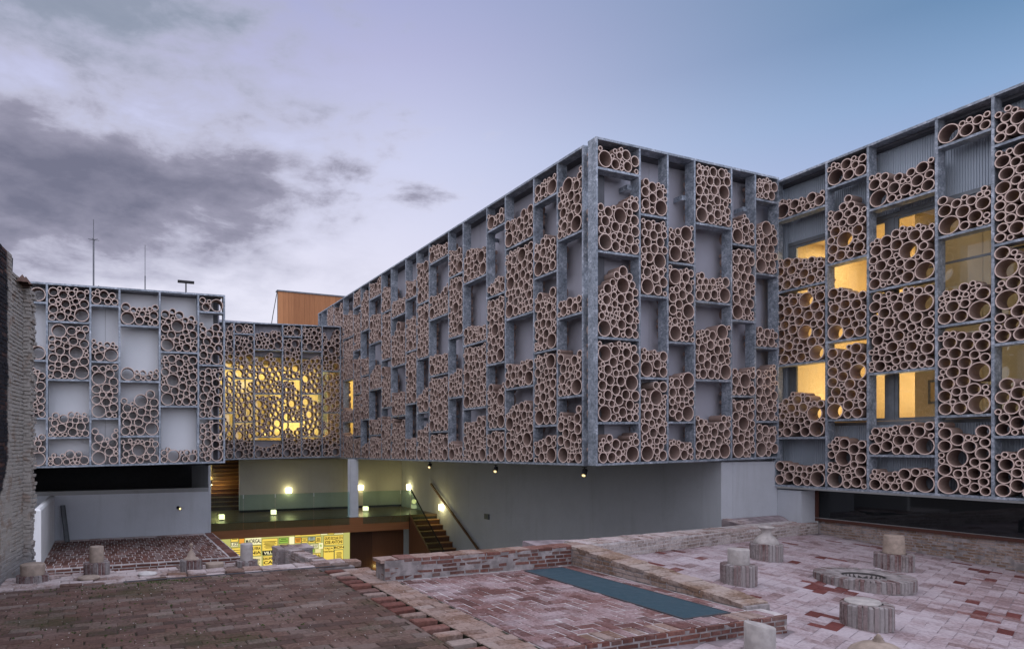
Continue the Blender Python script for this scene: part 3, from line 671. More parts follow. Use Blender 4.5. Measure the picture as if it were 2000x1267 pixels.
# ------------------------------------------------------------------ landing, stairs, railing, lamps
ld = empty('landing', (3, 23.5, -3.6), label='timber landing with deep wooden edge board under the middle wing', cat='landing')
for i in range(24):
    boxo('deck_board', M['deck'], 2.95, 23.52+i*.2, -1.05, 12.15, 23.52+i*.2+.192, -.95-R.random()*.003, ld)
for a, b in ((2.95, 4.85), (4.855, 7.62), (7.625, 10.88)): boxo('edge_board', M['fascia'], a, 23.44, -1.50, b, 23.515, -.955, ld)
boxo('beam', M['dark'], 2.95, 23.52, -1.5, 12.15, 28.3, -1.055, ld)
boxo('edge_trim', M['black'], 2.95, 23.435, -.953, 10.88, 23.515, -.945, ld)
boxo('floor_slab', M['concrete'], 2.6, 23.6, -3.6, 12.15, 28, -3.55, ld)

st = empty('staircase', (11.5, 21, -3.6), label='lower wooden stairs going down beside the long white wall', cat='stairs')
for i in range(13):
    z = -.95-.19*(i+1) if i else -1.14
    y1 = 23.5-.265*i
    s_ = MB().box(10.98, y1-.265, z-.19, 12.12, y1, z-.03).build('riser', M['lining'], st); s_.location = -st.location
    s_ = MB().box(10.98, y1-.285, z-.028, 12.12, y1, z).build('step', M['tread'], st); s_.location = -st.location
q = MB().hexa([(10.90,19.8,-3.6),(10.975,19.8,-3.6),(10.975,23.5,-3.6),(10.90,23.5,-3.6)], [(10.90,19.8,-3.45),(10.975,19.8,-3.45),(10.975,23.5,-.96),(10.90,23.5,-.96)]).build('stringer', M['lining'], st); q.location = -st.location
q = MB().bar((10.93,23.5,-.90),(10.93,19.9,-3.42), .03,.03).build('stringer_edge', M['rail'], st); q.location = -st.location
us = empty('staircase', (4.5, 28.2, -.95), label='upper wooden stairs climbing away at the left end of the landing', cat='stairs')
lx = lambda y: 3.95 + (y-28.22)*.188
for i in range(15):
    y0 = 28.25+i*.28; z = -.95+.165*(i+1)
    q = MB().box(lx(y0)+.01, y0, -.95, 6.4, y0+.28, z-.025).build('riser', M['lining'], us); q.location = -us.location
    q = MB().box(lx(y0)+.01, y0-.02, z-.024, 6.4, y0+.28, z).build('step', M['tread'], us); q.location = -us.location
sw = empty('stair_side_wall', (4.0, 28, -.95), label='narrow lit wall at the left of the upper stairs', cat='wall')
q = MB().hexa([(3.82,28.22,-.95),(3.95,28.22,-.95),(lx(33),33,-.95),(lx(33)-.13,33,-.95)], [(3.82,28.22,1.3),(3.95,28.22,1.3),(lx(33),33,1.3),(lx(33)-.13,33,1.3)]).build('wall_face', M['cream'], sw); q.location = -sw.location
MB().bar((lx(28.5)+.05, 28.5, .15), (lx(31)+.05, 31.0, 1.25), .05, .07).build('handrail', M['rail'], label='wooden handrail on the lit wall of the upper stairs', cat='handrail')
hr = empty('handrail', (12.08, 22, -1), label='long dark wooden handrail on the long white wall above the lower stairs', cat='handrail')
hb = MB().bar((12.06, 23.9, .22), (12.06, 20.0, -2.0), .05, .075).build('rail', M['rail'], hr); hb.location = -hr.location
for k in range(4):
    y = 23.4-k*1.0; z = .22-(23.9-y)*2.22/3.9
    q = MB().tube((12.06,y,z-.03),(12.153,y,z-.09),.010,6).build('bracket', M['black'], hr); q.location = -hr.location

gr = empty('glass_railing', (5, 23.46, -.95), label='frameless glass railing along the landing edge and down the lower stairs', cat='railing')
for a, b in ((2.98,4.42),(4.44,5.56),(5.58,7.0),(7.02,8.4),(8.95,10.5),(10.52,10.93)):
    boxo('pane', M['rail_glass'], a, 23.415, -1.2, b, 23.431, .03, gr)
for a in (4.43, 5.57, 7.01, 10.51): boxo('joint', M['white_metal'], a-.008, 23.412, -.10, a+.008, 23.434, .03, gr)
q = MB().hexa([(10.94,20.0,-3.45),(10.956,20.0,-3.45),(10.956,23.40,-1.05),(10.94,23.40,-1.05)], [(10.94,20.0,-2.45),(10.956,20.0,-2.45),(10.956,23.40,.03),(10.94,23.40,.03)]).build('pane', M['rail_glass'], gr); q.location = -gr.location
q = MB().bar((10.948,23.41,.05),(10.948,20.0,-2.44), .035,.035).build('railing_top', M['black'], gr); q.location = -gr.location

cl = empty('steel_column', (8.665, 23.75, -.95), label='white steel column standing on the landing edge under the middle wing', cat='column')
MB().box(-.16,-.15,0,.16,-.13,2.2).box(-.16,.13,0,.16,.15,2.2).box(-.012,-.13,0,.012,.13,2.2).build('shaft', M['white_metal'], cl)
MB().box(-.19,-.18,0,.19,.18,.02).build('base_plate', M['white_metal'], cl)

def point(name, loc, e, col=(1, .82, .30), r=.06):
    l = bpy.data.lights.new(name, 'POINT'); l.energy = e; l.color = col; l.shadow_soft_size = r
    o = bpy.data.objects.new(name, l); C.objects.link(o); o.location = loc; return o
def wall_lamp(loc, axis, label, e):
    r = empty('wall_lamp', loc, 0, label=label, cat='lamp', group='square wall lamps on the landing walls')
    if axis == 'y':
        MB().box(-.10,-.02,-.12,.10,0,.12).build('back_plate', M['white_metal'], r); MB().box(-.11,-.12,-.10,.11,-.022,.10).build('lamp_glass', M['lamp'], r)
        point('lamp_light', (loc[0], loc[1]-.55, loc[2]+.05), e, r=.15)
    else:
        MB().box(-.02,-.10,-.12,0,.10,.12).build('back_plate', M['white_metal'], r); MB().box(-.12,-.11,-.11,-.022,.11,.11).build('lamp_glass', M['lamp'], r)
        point('lamp_light', (loc[0]-.55, loc[1], loc[2]+.05), e, r=.15)
wall_lamp((6.96, 26.938, -.10), 'y', 'lit square lamp left of the white column on the landing back wall', 2.4)
wall_lamp((10.15, 26.938, -.06), 'y', 'lit square lamp just right of the white column on the landing back wall', 2.4)
wall_lamp((12.153, 26.07, -.05), 'x', 'lit square lamp on the side wall at the far right corner of the landing', 2.4)
wall_lamp((12.153, 23.02, -.66), 'x', 'lit square lamp beside the long handrail above the lower stairs', 5.5)
for x, y, lb in ((3.86, 24.57, 'small glowing cube on the landing floor in front of the upper stairs'), (6.0, 25.5, 'small glowing cube on the landing floor below the left wall lamp'), (9.84, 25.45, 'small glowing cube on the landing floor right of the white column')):
    r = empty('floor_lamp', (x, y, -.95), 0, label=lb, cat='lamp', group='glowing cubes on the landing floor')
    MB().box(-.07,-.07,0,.07,.07,.03).build('base', M['black'], r); MB().box(-.09,-.09,.031,.09,.09,.20).build('lamp_glass', M['floorlamp'], r)
    point('lamp_light', (x, y-.02, -.62), 1.3, r=.1)
r = empty('wall_lamp', (lx(29.2), 29.2, .15), 0, label='small narrow lit lamp on the side wall of the upper stairs', cat='lamp')
MB().box(.014,-.05,-.09,.04,.05,.09).build('lamp_glass', M['lamp'], r); point('lamp_light', (lx(29.2)+.30, 29.2, .35), 9)
def spot(loc, label, aim=(-.5,-.5,-.55)):
    r = empty('spotlight', loc, 0, label=label, cat='spotlight', group='black spotlights under the overhang')
    d = Vector(aim).normalized(); c = Vector((0,0,-.12))
    MB().tube((0,0,0), (0,0,-.10), .014, 8).box(-.035,-.035,-.015,.035,.035,0).build('stem', M['black'], r)
    MB().tube(c-d*.07, c+d*.075, .055, 12).build('housing', M['black'], r); MB().tube(c+d*.0755, c+d*.078, .036, 12).build('lens', M['spot'], r)
spot((8.80, 17.5, 1.30), 'farthest black spotlight hanging under the receding rack, above the lower stairs')
spot((8.80, 13.9, 1.31), 'middle black spotlight hanging under the receding rack')
spot((8.80, 10.62, 1.36), 'black spotlight hanging at the corner of the overhanging block', (-.45,-.3,-.55))
r = empty('spotlight', (1.96, 20.698, -.08), 0, label='round brass spotlight on the low white wall below the left rack', cat='spotlight')
MB().tube((0,0,0),(0,-.03,0),.04,12).build('base', M['black'], r); MB().tube((0,-.03,0),(.05,-.13,-.03),.05,12).build('housing', M['black'], r); MB().tube((.05,-.131,-.03),(.052,-.136,-.031),.034,12).build('lens', M['spot'], r)

# ------------------------------------------------------------------ the glowing wall of street and shop signs under the landing
sg = empty('sign_wall', (8.5, 24.3, -3.0), label='glowing wall of yellow and white name signs under the landing edge', cat='sign wall')
boxo('backing', M['s_back'], 3.3, 24.36, -3.55, 8.49, 24.42, -1.5, sg); boxo('end_reveal', M['s_back'], 8.50, 24.0, -3.55, 8.62, 24.42, -1.5, sg)
def px(x, y):                       # sign positions were measured against this wall plane
    a = (x-757)/1289; b = (868-y)/1289; dx, dy = CAM_S+a*CAM_C, CAM_C-a*CAM_S; t = 24.3/dy
    return t*dx, CAMZ + t*b
def text(body, x, z, w_, h, mat, parent, y, fit=True):
    c = bpy.data.curves.new('lettering', 'FONT'); c.body = body; c.size = h*1.38; c.align_x = 'CENTER'; c.align_y = 'CENTER'; c.offset = h*.035; c.extrude = .001
    c.materials.append(mat); o = bpy.data.objects.new('lettering', c); C.objects.link(o); o.rotation_euler = (math.pi/2, 0, 0)
    n = len(body); sx = min(1.6, w_/(max(1, n)*h*.80)) if fit else 1
    o.scale = (sx, 1, 1); o.parent = parent; o.location = Vector((x, y, z)); return o
def sign(x0, y0, x1, y1, mat, lines=(), border=True, ink='ink', small=0):
    cx = (x0+x1)/2; a, zt = px(x0, y0); b, zb = px(x1, y1)
    zt, zb = px(cx, y0)[1], px(cx, y1)[1]
    p = boxo('sign', M['ink'] if border else M[mat], a, 24.345, zb, b, 24.358, zt, sg)
    if border: boxo('sign_face', M[mat], a+.012, 24.340, zb+.012, b-.012, 24.344, zt-.012).parent = p
    nl = len(lines); hh = (zt-zb)*.86
    for i, (t_, fr, sc) in enumerate(lines): text(t_, (a+b)/2, zt-(zt-zb)*fr, (b-a)*.92, (zt-zb)*sc, M[ink], p, 24.334)
    for i in range(small):
        z = zt-(zt-zb)*(.25+.62*i/max(1,small)); wv = (b-a)*R.uniform(.45,.85)/2; h = min(.02, (zt-zb)/small*.42)
        q = boxo('print_line', M['ink'], (a+b)/2-wv, 24.334, z-h/2, (a+b)/2+wv, 24.337, z+h/2); q.parent = p
sign(451,1058.7,465.5,1067.8,'s_white',[('LEZ',.5,.62)]); sign(451,1051,466,1058.2,'s_yellow',small=1); sign(467,1051,478,1061,'s_orange',small=0)
sign(452,1069,479,1088,'s_yellow',small=3)
sign(480,1050.5,510.7,1063,'s_white',[('MADRIGAL',.5,.62)],False); sign(489,1064.5,510.5,1085.5,'s_yellow',[('ELVIRA',.30,.28),('NIA',.70,.28)])
sign(489,1087,511,1107,'s_cream',small=5,border=False); sign(512,1051,543,1074.8,'s_yellow',small=6); sign(513,1075.2,541,1083.3,'ink',[('VILLA',.5,.66)],False,'s_white')
sign(514,1084.5,540,1104,'s_yellow',[('GRUPO D',.30,.24),('CAL',.70,.3)]); sign(545,1049.5,564,1061,'s_green',small=2); sign(544,1063,566,1090,'s_yellow',small=5)
sign(576,1042.5,627,1047,'s_yellow',small=1); sign(576,1049,589,1060,'s_orange',small=3); sign(589.5,1049,601.5,1060,'s_yellow',small=3); sign(602.5,1048,616,1055,'s_grey',small=2)
sign(616.5,1047.5,628,1060,'s_yellow',small=4); sign(602.5,1056,616,1060,'s_yellow',small=1); sign(606,1062,622,1070.5,'s_white',[('JAREZ',.5,.55)]); sign(606,1071.5,615,1078,'s_green'); sign(604,1080,627,1091,'s_yellow',[('LVIDA',.5,.5)])
sign(617,1072,627,1079,'s_cream',border=False); sign(623.5,1060,631.5,1071,'s_white',border=False,small=0); sign(625,1062.5,629.5,1068,'s_green',border=False)
sign(633,1045,671.3,1064,'s_yellow',[('GRUPO ESCOLAR DE N',.30,.30),('JOSE ANTONI',.70,.33)]); sign(654,1065,671.3,1072,'s_yellow',[('BON',.5,.66)],False)
sign(632,1066.5,652.8,1096,'s_yellow',[('VACA',.14,.10),('Y',.24,.08),('TERNERA',.35,.10)],small=0); sign(654,1073,671.3,1095.5,'s_yellow',small=6); sign(654,1038,671.3,1042.5,'s_white',[('CARMEN',.5,.6)],False)
sign(627,1040.5,640,1043.5,'s_white',border=False,small=1); sign(641,1039.5,653,1043.5,'s_yellow',small=1); sign(566,1048,575.5,1062,'s_white',border=False)
area('sign_wall_glow', (6.2, 24.25, -2.3), 4.6, 1.2, 7, (1, .82, .35), (math.radians(90), 0, math.pi))
tw = empty('timber_wall', (9.8, 24.0, -3.6), label='dark timber wall under the landing between the glowing signs and the lower stairs', cat='wall')
for a, b in ((8.63, 9.55), (9.555, 10.90)): boxo('panel', M['lining'], a, 24.0, -3.6, b, 24.05, -1.5, tw)
r = empty('floor_lamp', (9.75, 23.9, -3.55), 0, label='added low light that brightens a patch of the dark timber wall', cat='lamp')
MB().box(-.08,-.05,0,.08,.05,.12).build('lamp_glass', M['floorlamp'], r); point('lamp_light', (9.75, 23.75, -3.0), 1.6, r=.05)  # added light standing in for a bright reflection on the timber

# ------------------------------------------------------------------ brick terraces and ruins in the foreground
def slab(name, mat, x0, y0, z0, x1, y1, z1): return MB().box(x0,y0,z0,x1,y1,z1).build(name, M[mat], kind='structure')
def rows(mat, x0, x1, y0, y1, z, L, W, along='x', H=.06, joint=.009, tilt=.008, dz=.004, off=.5, a=0.0):
    """running bond paving inside a rectangle"""
    out = []; n = int(round((y1-y0)/(W+joint))) if along == 'x' else int(round((x1-x0)/(W+joint)))
    for i in range(n):
        c = (y0 if along == 'x' else x0) + (i+.5)*((y1-y0) if along == 'x' else (x1-x0))/n
        lo, hi = (x0, x1) if along == 'x' else (y0, y1)
        u = lo - (L*off if i % 2 else 0) - R.uniform(0, .05)
        while u < hi:
            a0, b0 = max(lo, u), min(hi, u+L); u += L + joint
            if b0-a0 < .04: continue
            m = (a0+b0)/2
            p = (m, c) if along == 'x' else (c, m)
            if not seen((*p, z), 260): continue
            out.append((mat, flat(p[0], p[1], z, b0-a0, W*R.uniform(.97,1.02), H, 0 if along == 'x' else math.pi/2, tilt, dz)))
    return out
# dark paved terrace the camera stands on
te = slab('brick_terrace', 'mortar_dark', -9, -4, -3.6, 2.85, 9.3, -.013)
lay(te, rows('b_terrace', -1.9, 2.84, 1.2, 9.28, 0, .262, .129, 'x', .06, .008, .007, .004, .5), limit=300)
ms = MB()
for i in range(1500):
    x, y = R.uniform(-1.2, 1.9), 9.27 - abs(R.gauss(0, .16)) - (R.random() < .3)*R.uniform(0, 3.6)
    if R.random() > math.exp(-((x-.35)/.75)**2) and y > 8.9: continue
    s = R.uniform(.006, .019); ms.add([(x+s*math.cos(k*1.257+i), y+s*math.sin(k*1.257+i), -.006) for k in range(5)] + [(x,y,-.004+s*.6)], [(k,(k+1)%5,5) for k in range(5)])
ms.build('moss', M['moss'], kind='stuff')
sp = MB()
for i in range(420):
    x, y = R.uniform(-1.3, 6.3), R.uniform(4.9, 9.2)
    if 2.8 < x < 3.15 or (x > 3.5 and y > 8): continue
    s = R.uniform(.003, .008); sp.add([(x-s,y,.001),(x,y-s,.001),(x+s,y,.001),(x,y+s,.001),(x,y,.002+s)], [(0,1,4),(1,2,4),(2,3,4),(3,0,4)])
sp.build('lime_crumbs', M['speck'], kind='stuff')
# channel with a row of spaced bricks
ch = slab('drain_channel', 'mortar_dark', 2.85, -4, -3.6, 3.14, 9.08, -.085)
lay(ch, [('b_strip' if R.random() < .45 else 'b_wall', flat(2.99, 8.98-.262*i, .004+R.uniform(-.006,.006), .265, .128*R.uniform(.9,1.05), .07, 0, .02, .004)) for i in range(26)])
# tan strip beside it
sb = slab('brick_strip', 'mortar_dark', 3.14, -4, -3.6, 3.55, 9.08, -.012)
lay(sb, rows('b_strip', 3.145, 3.545, 2.0, 9.07, 0, .262, .127, 'x', .06, .007, .007, .003, .5))
# herringbone floor with the walk-on glass
hb = slab('brick_floor', 'mortar', 3.55, 4.83, -3.6, 6.65, 8.04, -.007)
it = []; U = .134
rot = 0.0
for i in range(-6, 34):
    for j in range(-6, 34):
        d = (i - j) % 4
        if d == 0: cx, cy, an = i+1, j+.5, 0
        elif d == 2: cx, cy, an = i+.5, j, math.pi/2
        else: continue
        x, y = 3.60+cx*U, 5.07+cy*U
        hx_, hy_ = (U, U/2) if an == 0 else (U/2, U)
        x0, x1, y0, y1 = max(3.545, x-hx_), min(5.495, x+hx_), max(5.06, y-hy_), min(7.98, y+hy_)
        if x1-x0 < .05 or y1-y0 < .05: continue
        L, W = (x1-x0, y1-y0) if an == 0 else (y1-y0, x1-x0)
        it.append(('b_red', flat((x0+x1)/2, (y0+y1)/2, .001, L-.013, W-.013, .05, an, .008, .004)))
it += rows('b_red', 6.15, 6.40, 5.1, 7.98, .001, .27, .122, 'y', .05, .012)
it += [('b_strip' if R.random() < .5 else 'b_red', flat(3.62+.135*i, 4.945, .004, .23, .118, .05, math.pi/2, .012, .006)) for i in range(22)]
it += rows('b_red', 5.49, 6.14, 7.92, 8.02, .001, .27, .09, 'x', .05, .012)
lay(hb, it)
sk = MB().box(5.495, 5.08, -.03, 6.135, 7.90, .006).build('glass_skylight', M['slate'], None, label='long teal walk-on glass panel set into the herringbone brick floor', cat='skylight')
for x0, x1, y0, y1 in ((5.480,5.494,5.066,7.914),(6.136,6.150,5.066,7.914),(5.4945,6.1355,5.066,5.079),(5.4945,6.1355,7.901,7.914)):
    MB().box(x0, y0, -.03, x1, y1, .009).build('edge_frame', M['zinc'], sk)
# front face of that floor
fz = lambda x, y: -.282 - .0357*x + .068*y
fw = empty('brick_wall', (3.55, 4.82, -.3), label='low brick retaining face at the front edge of the herringbone floor', cat='wall')
boxo('mortar_core', M['mortar_grey'], 3.56, 4.80, -.6, 6.66, 4.828, -.02, fw)
lay(fw, courses('b_wall', (3.57, 4.80), (6.66, 4.80), -.28, -.005, .25, .056, .012, .008) + courses('b_pale', (6.66, 4.80), (6.66, 5.3), -.28, -.005, .25, .056, .012, .008))
# back wall of the herringbone floor
bwall = empty('brick_wall', (3.4, 8.04, 0), label='dark red brick wall with pale joints at the back of the herringbone floor', cat='wall')
boxo('mortar_core', M['mortar_grey'], 3.38, 8.045, -.3, 6.74, 8.33, .262, bwall); boxo('base', M['mortar_grey'], 3.4, 8.34, -3.6, 7.0, 8.4, .2, bwall)
lay(bwall, courses('b_wall', (3.38, 8.045), (6.42, 8.045), 0.0, .282, .24, .057, .012, .006, jit=.007) + [('b_strip' if R.random() < .6 else 'b_wall', flat(3.45+.262*i+.0, 8.185, .285, .25, .27, .05, 0, .015, .006)) for i in range(13)])
# tapering side wall
tp = lambda t: .275 - .235*t
sw2 = empty('brick_wall', (6.42, 5.1, 0), label='tan brick wall sloping down towards the camera between herringbone floor and tiled floor', cat='wall')
q = MB().hexa([(6.43,5.1,-.4),(6.80,5.1,-.4),(6.80,8.1,-.4),(6.43,8.1,-.4)], [(6.43,5.1,.025),(6.80,5.1,.025),(6.80,8.1,.262),(6.43,8.1,.262)]).build('mortar_core', M['mortar_grey'], sw2); q.location = -sw2.location
its = courses('b_tan', (6.43, 8.03), (6.43, 5.1), 0.0, .282, .25, .057, .012, .012, ztop=lambda t: tp(t))
for i in range(20):
    y = 8.0-.147*i; t = (8.03-y)/2.93
    its.append(('b_tan', Matrix.Translation((6.62, y, tp(t)+.012+R.uniform(-.005,.005))) @ Euler((math.radians(4.6)+R.gauss(0,.012), R.gauss(0,.015), R.gauss(0,.03))).to_matrix().to_4x4() @ Matrix.Diagonal((.40, .135, .05, 1))))
lay(sw2, its)
# pale low wall and ledge behind the tiled floor
lw2 = empty('brick_wall', (7, 8.3, 0), label='long limewashed low brick wall along the back of the tiled floor', cat='wall')
P0, P1 = Vector((6.80, 8.13)), Vector((14.38, 9.63)); zt = lambda t: .275 - .185*t
dv = (P1-P0).normalized(); nv = Vector((-dv.y, dv.x))
q0, q1 = P0+nv*.012, P1+nv*.012; b0, b1 = P0+nv*.46, P1+nv*.46
q = MB().hexa([(*q0,-3.6),(*q1,-3.6),(*b1,-3.6),(*b0,-3.6)], [(*q0,zt(0)-.02),(*q1,zt(1)-.02),(*b1,zt(1)+.02),(*b0,zt(0)-.02)]).build('mortar_core', M['mortar'], lw2); q.location = -lw2.location
its = courses('b_pale', P0+nv*.012, P1+nv*.012, -.20, .285, .24, .058, .012, .010, ztop=lambda t: zt(t)-.01)
n = 56
for i in range(n):
    for k in range(2):
        t = (i+.5)/n; p = P0 + dv*(t*(P1-P0).length) + nv*(.13+.22*k)
        its.append(('b_ledge' if R.random() < .7 else 'b_pale', flat(p.x, p.y, zt(t)+.004, .125, .205, .05, math.atan2(dv.y, dv.x), .012, .006)))
lay(lw2, its)
lg = MB().hexa([(12.16,9.2,-.6),(14.36,9.68,-.6),(14.36,10.24,-.6),(12.16,10.24,-.6)], [(12.16,9.58,.10),(14.36,10.03,.10),(14.36,10.245,.22),(12.16,10.245,.20)]).build('brick_ledge', M['dust'], kind='structure')
its = []
for i in range(15):
    for k in range(8):
        x = 12.25+i*.15; y0 = 9.60+(x-12.16)*.2; y = y0 + k*.14
        if y > 10.2: continue
        its.append(('b_ledge', flat(x, y, .115+.11*(y-y0)/.65, .143, .27 if 0 else .132, .04, .1, .01, .004)))
lay(lg, its)
# wall below the dark window
eb = empty('brick_wall', (14.40, 4, -.4), label='sloping brown brick base wall under the long dark window', cat='wall')
boxo('mortar_core', M['mortar_grey'], 14.412, -2, -1.2, 14.9, 9.66, .128, eb)
lay(eb, [c for c in courses('b_tan', (14.412, 9.62), (14.412, 2.6), -.56, .128, .26, .055, .012, .006, .09) if c[1].translation.z > fz(14.4, c[1].translation.y)-.05])

# tiled floor, sloping a little
b = MB()
for x0, x1, y0, y1 in ((3.55, 14.45, -3, 4.80), (6.66, 14.45, 4.80, 9.66)):
    b.hexa([(x,y,-3.6) for x, y in ((x0,y0),(x1,y0),(x1,y1),(x0,y1))], [(x,y,fz(x,y)-.008) for x, y in ((x0,y0),(x1,y0),(x1,y1),(x0,y1))])
tf = b.build('tiled_floor', M['dust'], kind='structure')
AN = math.radians(20); ca, sa = math.cos(AN), math.sin(AN); L, W = .28, .14
fl_rot = Vector((.0357, -.068, 1)).to_track_quat('Z', 'Y').to_matrix()
nrm = Vector((.0357, -.068, 1)).normalized(); ax = Vector((ca, sa, 0)); ax = (ax - nrm*ax.dot(nrm)).normalized(); ay = nrm.cross(ax)
B4 = Matrix(((ax.x, ay.x, nrm.x, 0), (ax.y, ay.y, nrm.y, 0), (ax.z, ay.z, nrm.z, 0), (0, 0, 0, 1)))
its = []
rr2 = random.Random(5); reds = [(rr2.uniform(7, 14), rr2.uniform(3.2, 9), rr2.uniform(.12, .42)) for _ in range(46)]
U = .143
for i in range(-40, 90):
    for j in range(-60, 90):
        d = (i - j) % 4
        if d == 0: cu, cv_, vert = i+1, j+.5, 0
        elif d == 2: cu, cv_, vert = i+.5, j, 1
        else: continue
        u, v_ = cu*U, cv_*U
        x, y = 6.6 + u*ca - v_*sa, 2.0 + u*sa + v_*ca
        if not (3.7 < x < 14.36 and 2.2 < y < 9.55) or (x < 6.82 and y > 4.70) or y > 8.16+(x-6.8)*.198: continue
        z = fz(x, y)
        if not seen((x,y,z), 30): continue
        red = any((x-a)**2 + (1.6*(y-b_))**2 < r_*r_ for a, b_, r_ in reds) and rr2.random() < .42 or rr2.random() < .012
        mm = Matrix.Translation((x, y, z + R.uniform(-.002, .002))) @ B4 @ Euler((R.gauss(0,.004), R.gauss(0,.004), R.gauss(0,.006) + (math.pi/2 if vert else 0))).to_matrix().to_4x4()
        its.append(('tile_red' if red else 'tile_pale', mm @ Matrix.Diagonal((2*U-.006, U-.006, .03, 1))))
lay(tf, its, 'tile', 'more_tiles')

# ledge behind the dark terrace
le = MB().box(-3, 9.3, -3.6, 2.12, 10.28, -.02).box(2.121, 9.3, -3.6, 3.42, 9.66, -.02).build('stone_ledge', M['mortar_grey'], kind='structure')
its = rows('b_ledge', -1.25, .95, 9.47, 10.24, .0, .27, .135, 'x', .05, .012, .02, .008)
its += [('b_ledge' if R.random() < .75 else 'b_strip', flat(.9+.255*i, 9.54+R.uniform(-.01,.01), .035+R.uniform(-.012,.016), .25, .21, .09, 0, .035, .006)) for i in range(11)]
its += [('b_ledge' if R.random() < .5 else 'b_terrace', flat(-1.2+.26*i, 9.385, .012+R.uniform(-.012,.012), .25, .12, .06, 0, .04, .006)) for i in range(18)]
its += rows('b_ruin', .95, 2.1, 9.68, 10.24, .0, .27, .135, 'x', .05, .012, .02, .008)
lay(le, its)
MB().bar((.2,9.31,.006),(3.1,9.27,.012),.012).build('edge_strip', M['zinc'], label='thin dark strip along the far edge of the dark brick terrace', cat='edging')

# platform below the left white wall
pf = MB().box(-3.4, 16.06, -3.6, 2.98, 20.69, -.90).build('tiled_platform', M['mortar'], kind='structure')
its = rows('b_tile', -1.33, 2.68, 16.10, 20.36, -.893, .140, .305, 'x', .04, .014, .008, .004, .5)
its += rows('b_wall', 2.71, 2.97, 16.10, 20.64, -.885, .29, .22, 'y', .06, .01, .02, .008)
its += rows('b_ledge', -1.33, 2.68, 20.38, 20.66, -.88, .29, .25, 'x', .05, .012, .01, .005)
its += courses('b_wall', (-1.4, 16.06), (2.98, 16.06), -1.7, -.915, .30, .073, .016, .012)
lay(pf, its)
pr_ = empty('white_wall', (-1.42, 16.5, -.9), label='narrow white parapet wall beside the old brick wall on the left', cat='wall')
boxo('wall_face', M['white3'], -1.50, 16.5, -3.0, -1.345, 20.66, .33, pr_)
q = MB().hexa([(-1.50,16.5,.332),(-1.345,16.5,.332),(-1.345,20.66,.332),(-1.50,20.66,.332)], [(-1.47,16.53,.375),(-1.38,16.53,.375),(-1.38,20.66,.375),(-1.47,20.66,.375)]).build('coping', M['white3'], pr_); q.location = -pr_.location
pl = MB()
q0, q1 = Vector((-1.15, 20.60, .10)), Vector((-1.02, 20.30, -.89)); pl.bar(q0, q1, .095, .056)
pl.bar(q0+Vector((.056,0,0)), q1+Vector((.056,0,0)), .013, .08)
for k in range(8):
    c = q0.lerp(q1, .08+k*.12); pl.bar(c+Vector((-.012,-.032,.02)), c+Vector((.012,-.032,-.02)), .02, .012, mi=1)
pl.build('slotted_post', [M['grey_metal'], M['zinc']], label='dark grey slotted metal post leaning against the low white wall', cat='post')

# T shaped wall stub in front of the glowing signs
ru = empty('brick_ruin', (3.9, 14.5, -3.6), label='T shaped stub of old brick wall in front of the glowing signs', cat='ruin')
hd = [(3.5,14.45),(4.3,14.45),(4.3,15.0),(3.5,15.0)]; sm = [(3.90,12.2),(4.14,12.2),(3.96,14.45),(3.66,14.45)]
q = MB().hexa([(x,y,-3.6) for x,y in hd], [(x,y,-.53) for x,y in hd]).hexa([(x,y,-3.6) for x,y in sm], [(x,y,-.53) for x,y in sm]).build('mortar_core', M['mortar_grey'], ru); q.location = -ru.location
its = courses('b_ruin', (3.5,14.45), (3.66,14.45), -1.5, -.53, .26, .06, .013, .012, jit=.012) + courses('b_ruin', (3.96,14.45), (4.3,14.45), -1.5, -.53, .26, .06, .013, .012, jit=.012)
its += courses('b_ruin', (3.5,15.0), (3.5,14.45), -1.5, -.53, .26, .06, .013, .012, jit=.012) + courses('b_ruin', (3.66,14.45), (3.90,12.2), -1.5, -.53, .26, .06, .013, .012, jit=.012)
its += [('b_ledge' if R.random() < .6 else 'b_ruin', flat(3.58+.165*i, 14.58+.27*k, -.515, .16, .26, .05, 0, .03, .01)) for i in range(5) for k in range(2)]
its += [('b_ledge' if R.random() < .6 else 'b_ruin', flat(4.0-.19*i/16+.0, 12.28+i*.135, -.515, .27, .13, .05, -.08, .03, .01)) for i in range(16)]
lay(ru, its)

# the tall old wall at the left
ow = empty('old_brick_wall', (-1.3, 9.8, 0), label='tall old brick wall at the left edge, black with soot and flaking white paint', cat='wall')
wx = lambda y: -1.295+.135*(y-9.78)
q = MB().hexa([(wx(-5)-.6,-5,-3.6),(wx(-5),-5,-3.6),(wx(10.42),10.42,-3.6),(wx(10.42)-.6,10.42,-3.6)], [(wx(-5)-.6,-5,4.38),(wx(-5),-5,4.38),(wx(10.42),10.42,4.38),(wx(10.42)-.6,10.42,4.38)]).build('wall_core', M['soot'], ow); q.location = -ow.location
q = MB().hexa([(wx(10.42)-.6,10.421,-3.6),(wx(10.42)-.01,10.421,-3.6),(wx(11)-.01,11,-3.6),(wx(11)-.6,11,-3.6)], [(wx(10.42)-.6,10.421,4.2),(wx(10.42)-.01,10.421,4.2),(wx(11)-.01,11,4.15),(wx(11)-.6,11,4.15)]).build('wall_core', M['soot'], ow); q.location = -ow.location
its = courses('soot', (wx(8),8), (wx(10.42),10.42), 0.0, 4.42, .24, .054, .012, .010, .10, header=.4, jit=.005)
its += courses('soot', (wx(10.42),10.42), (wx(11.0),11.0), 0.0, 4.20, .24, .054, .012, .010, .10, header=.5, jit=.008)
its += courses('soot', (wx(11.0)-.005,11.0), (wx(11.0)+.10,11.0), 0.0, 4.16, .16, .056, .012, .02, .12, header=.2, jit=.010)
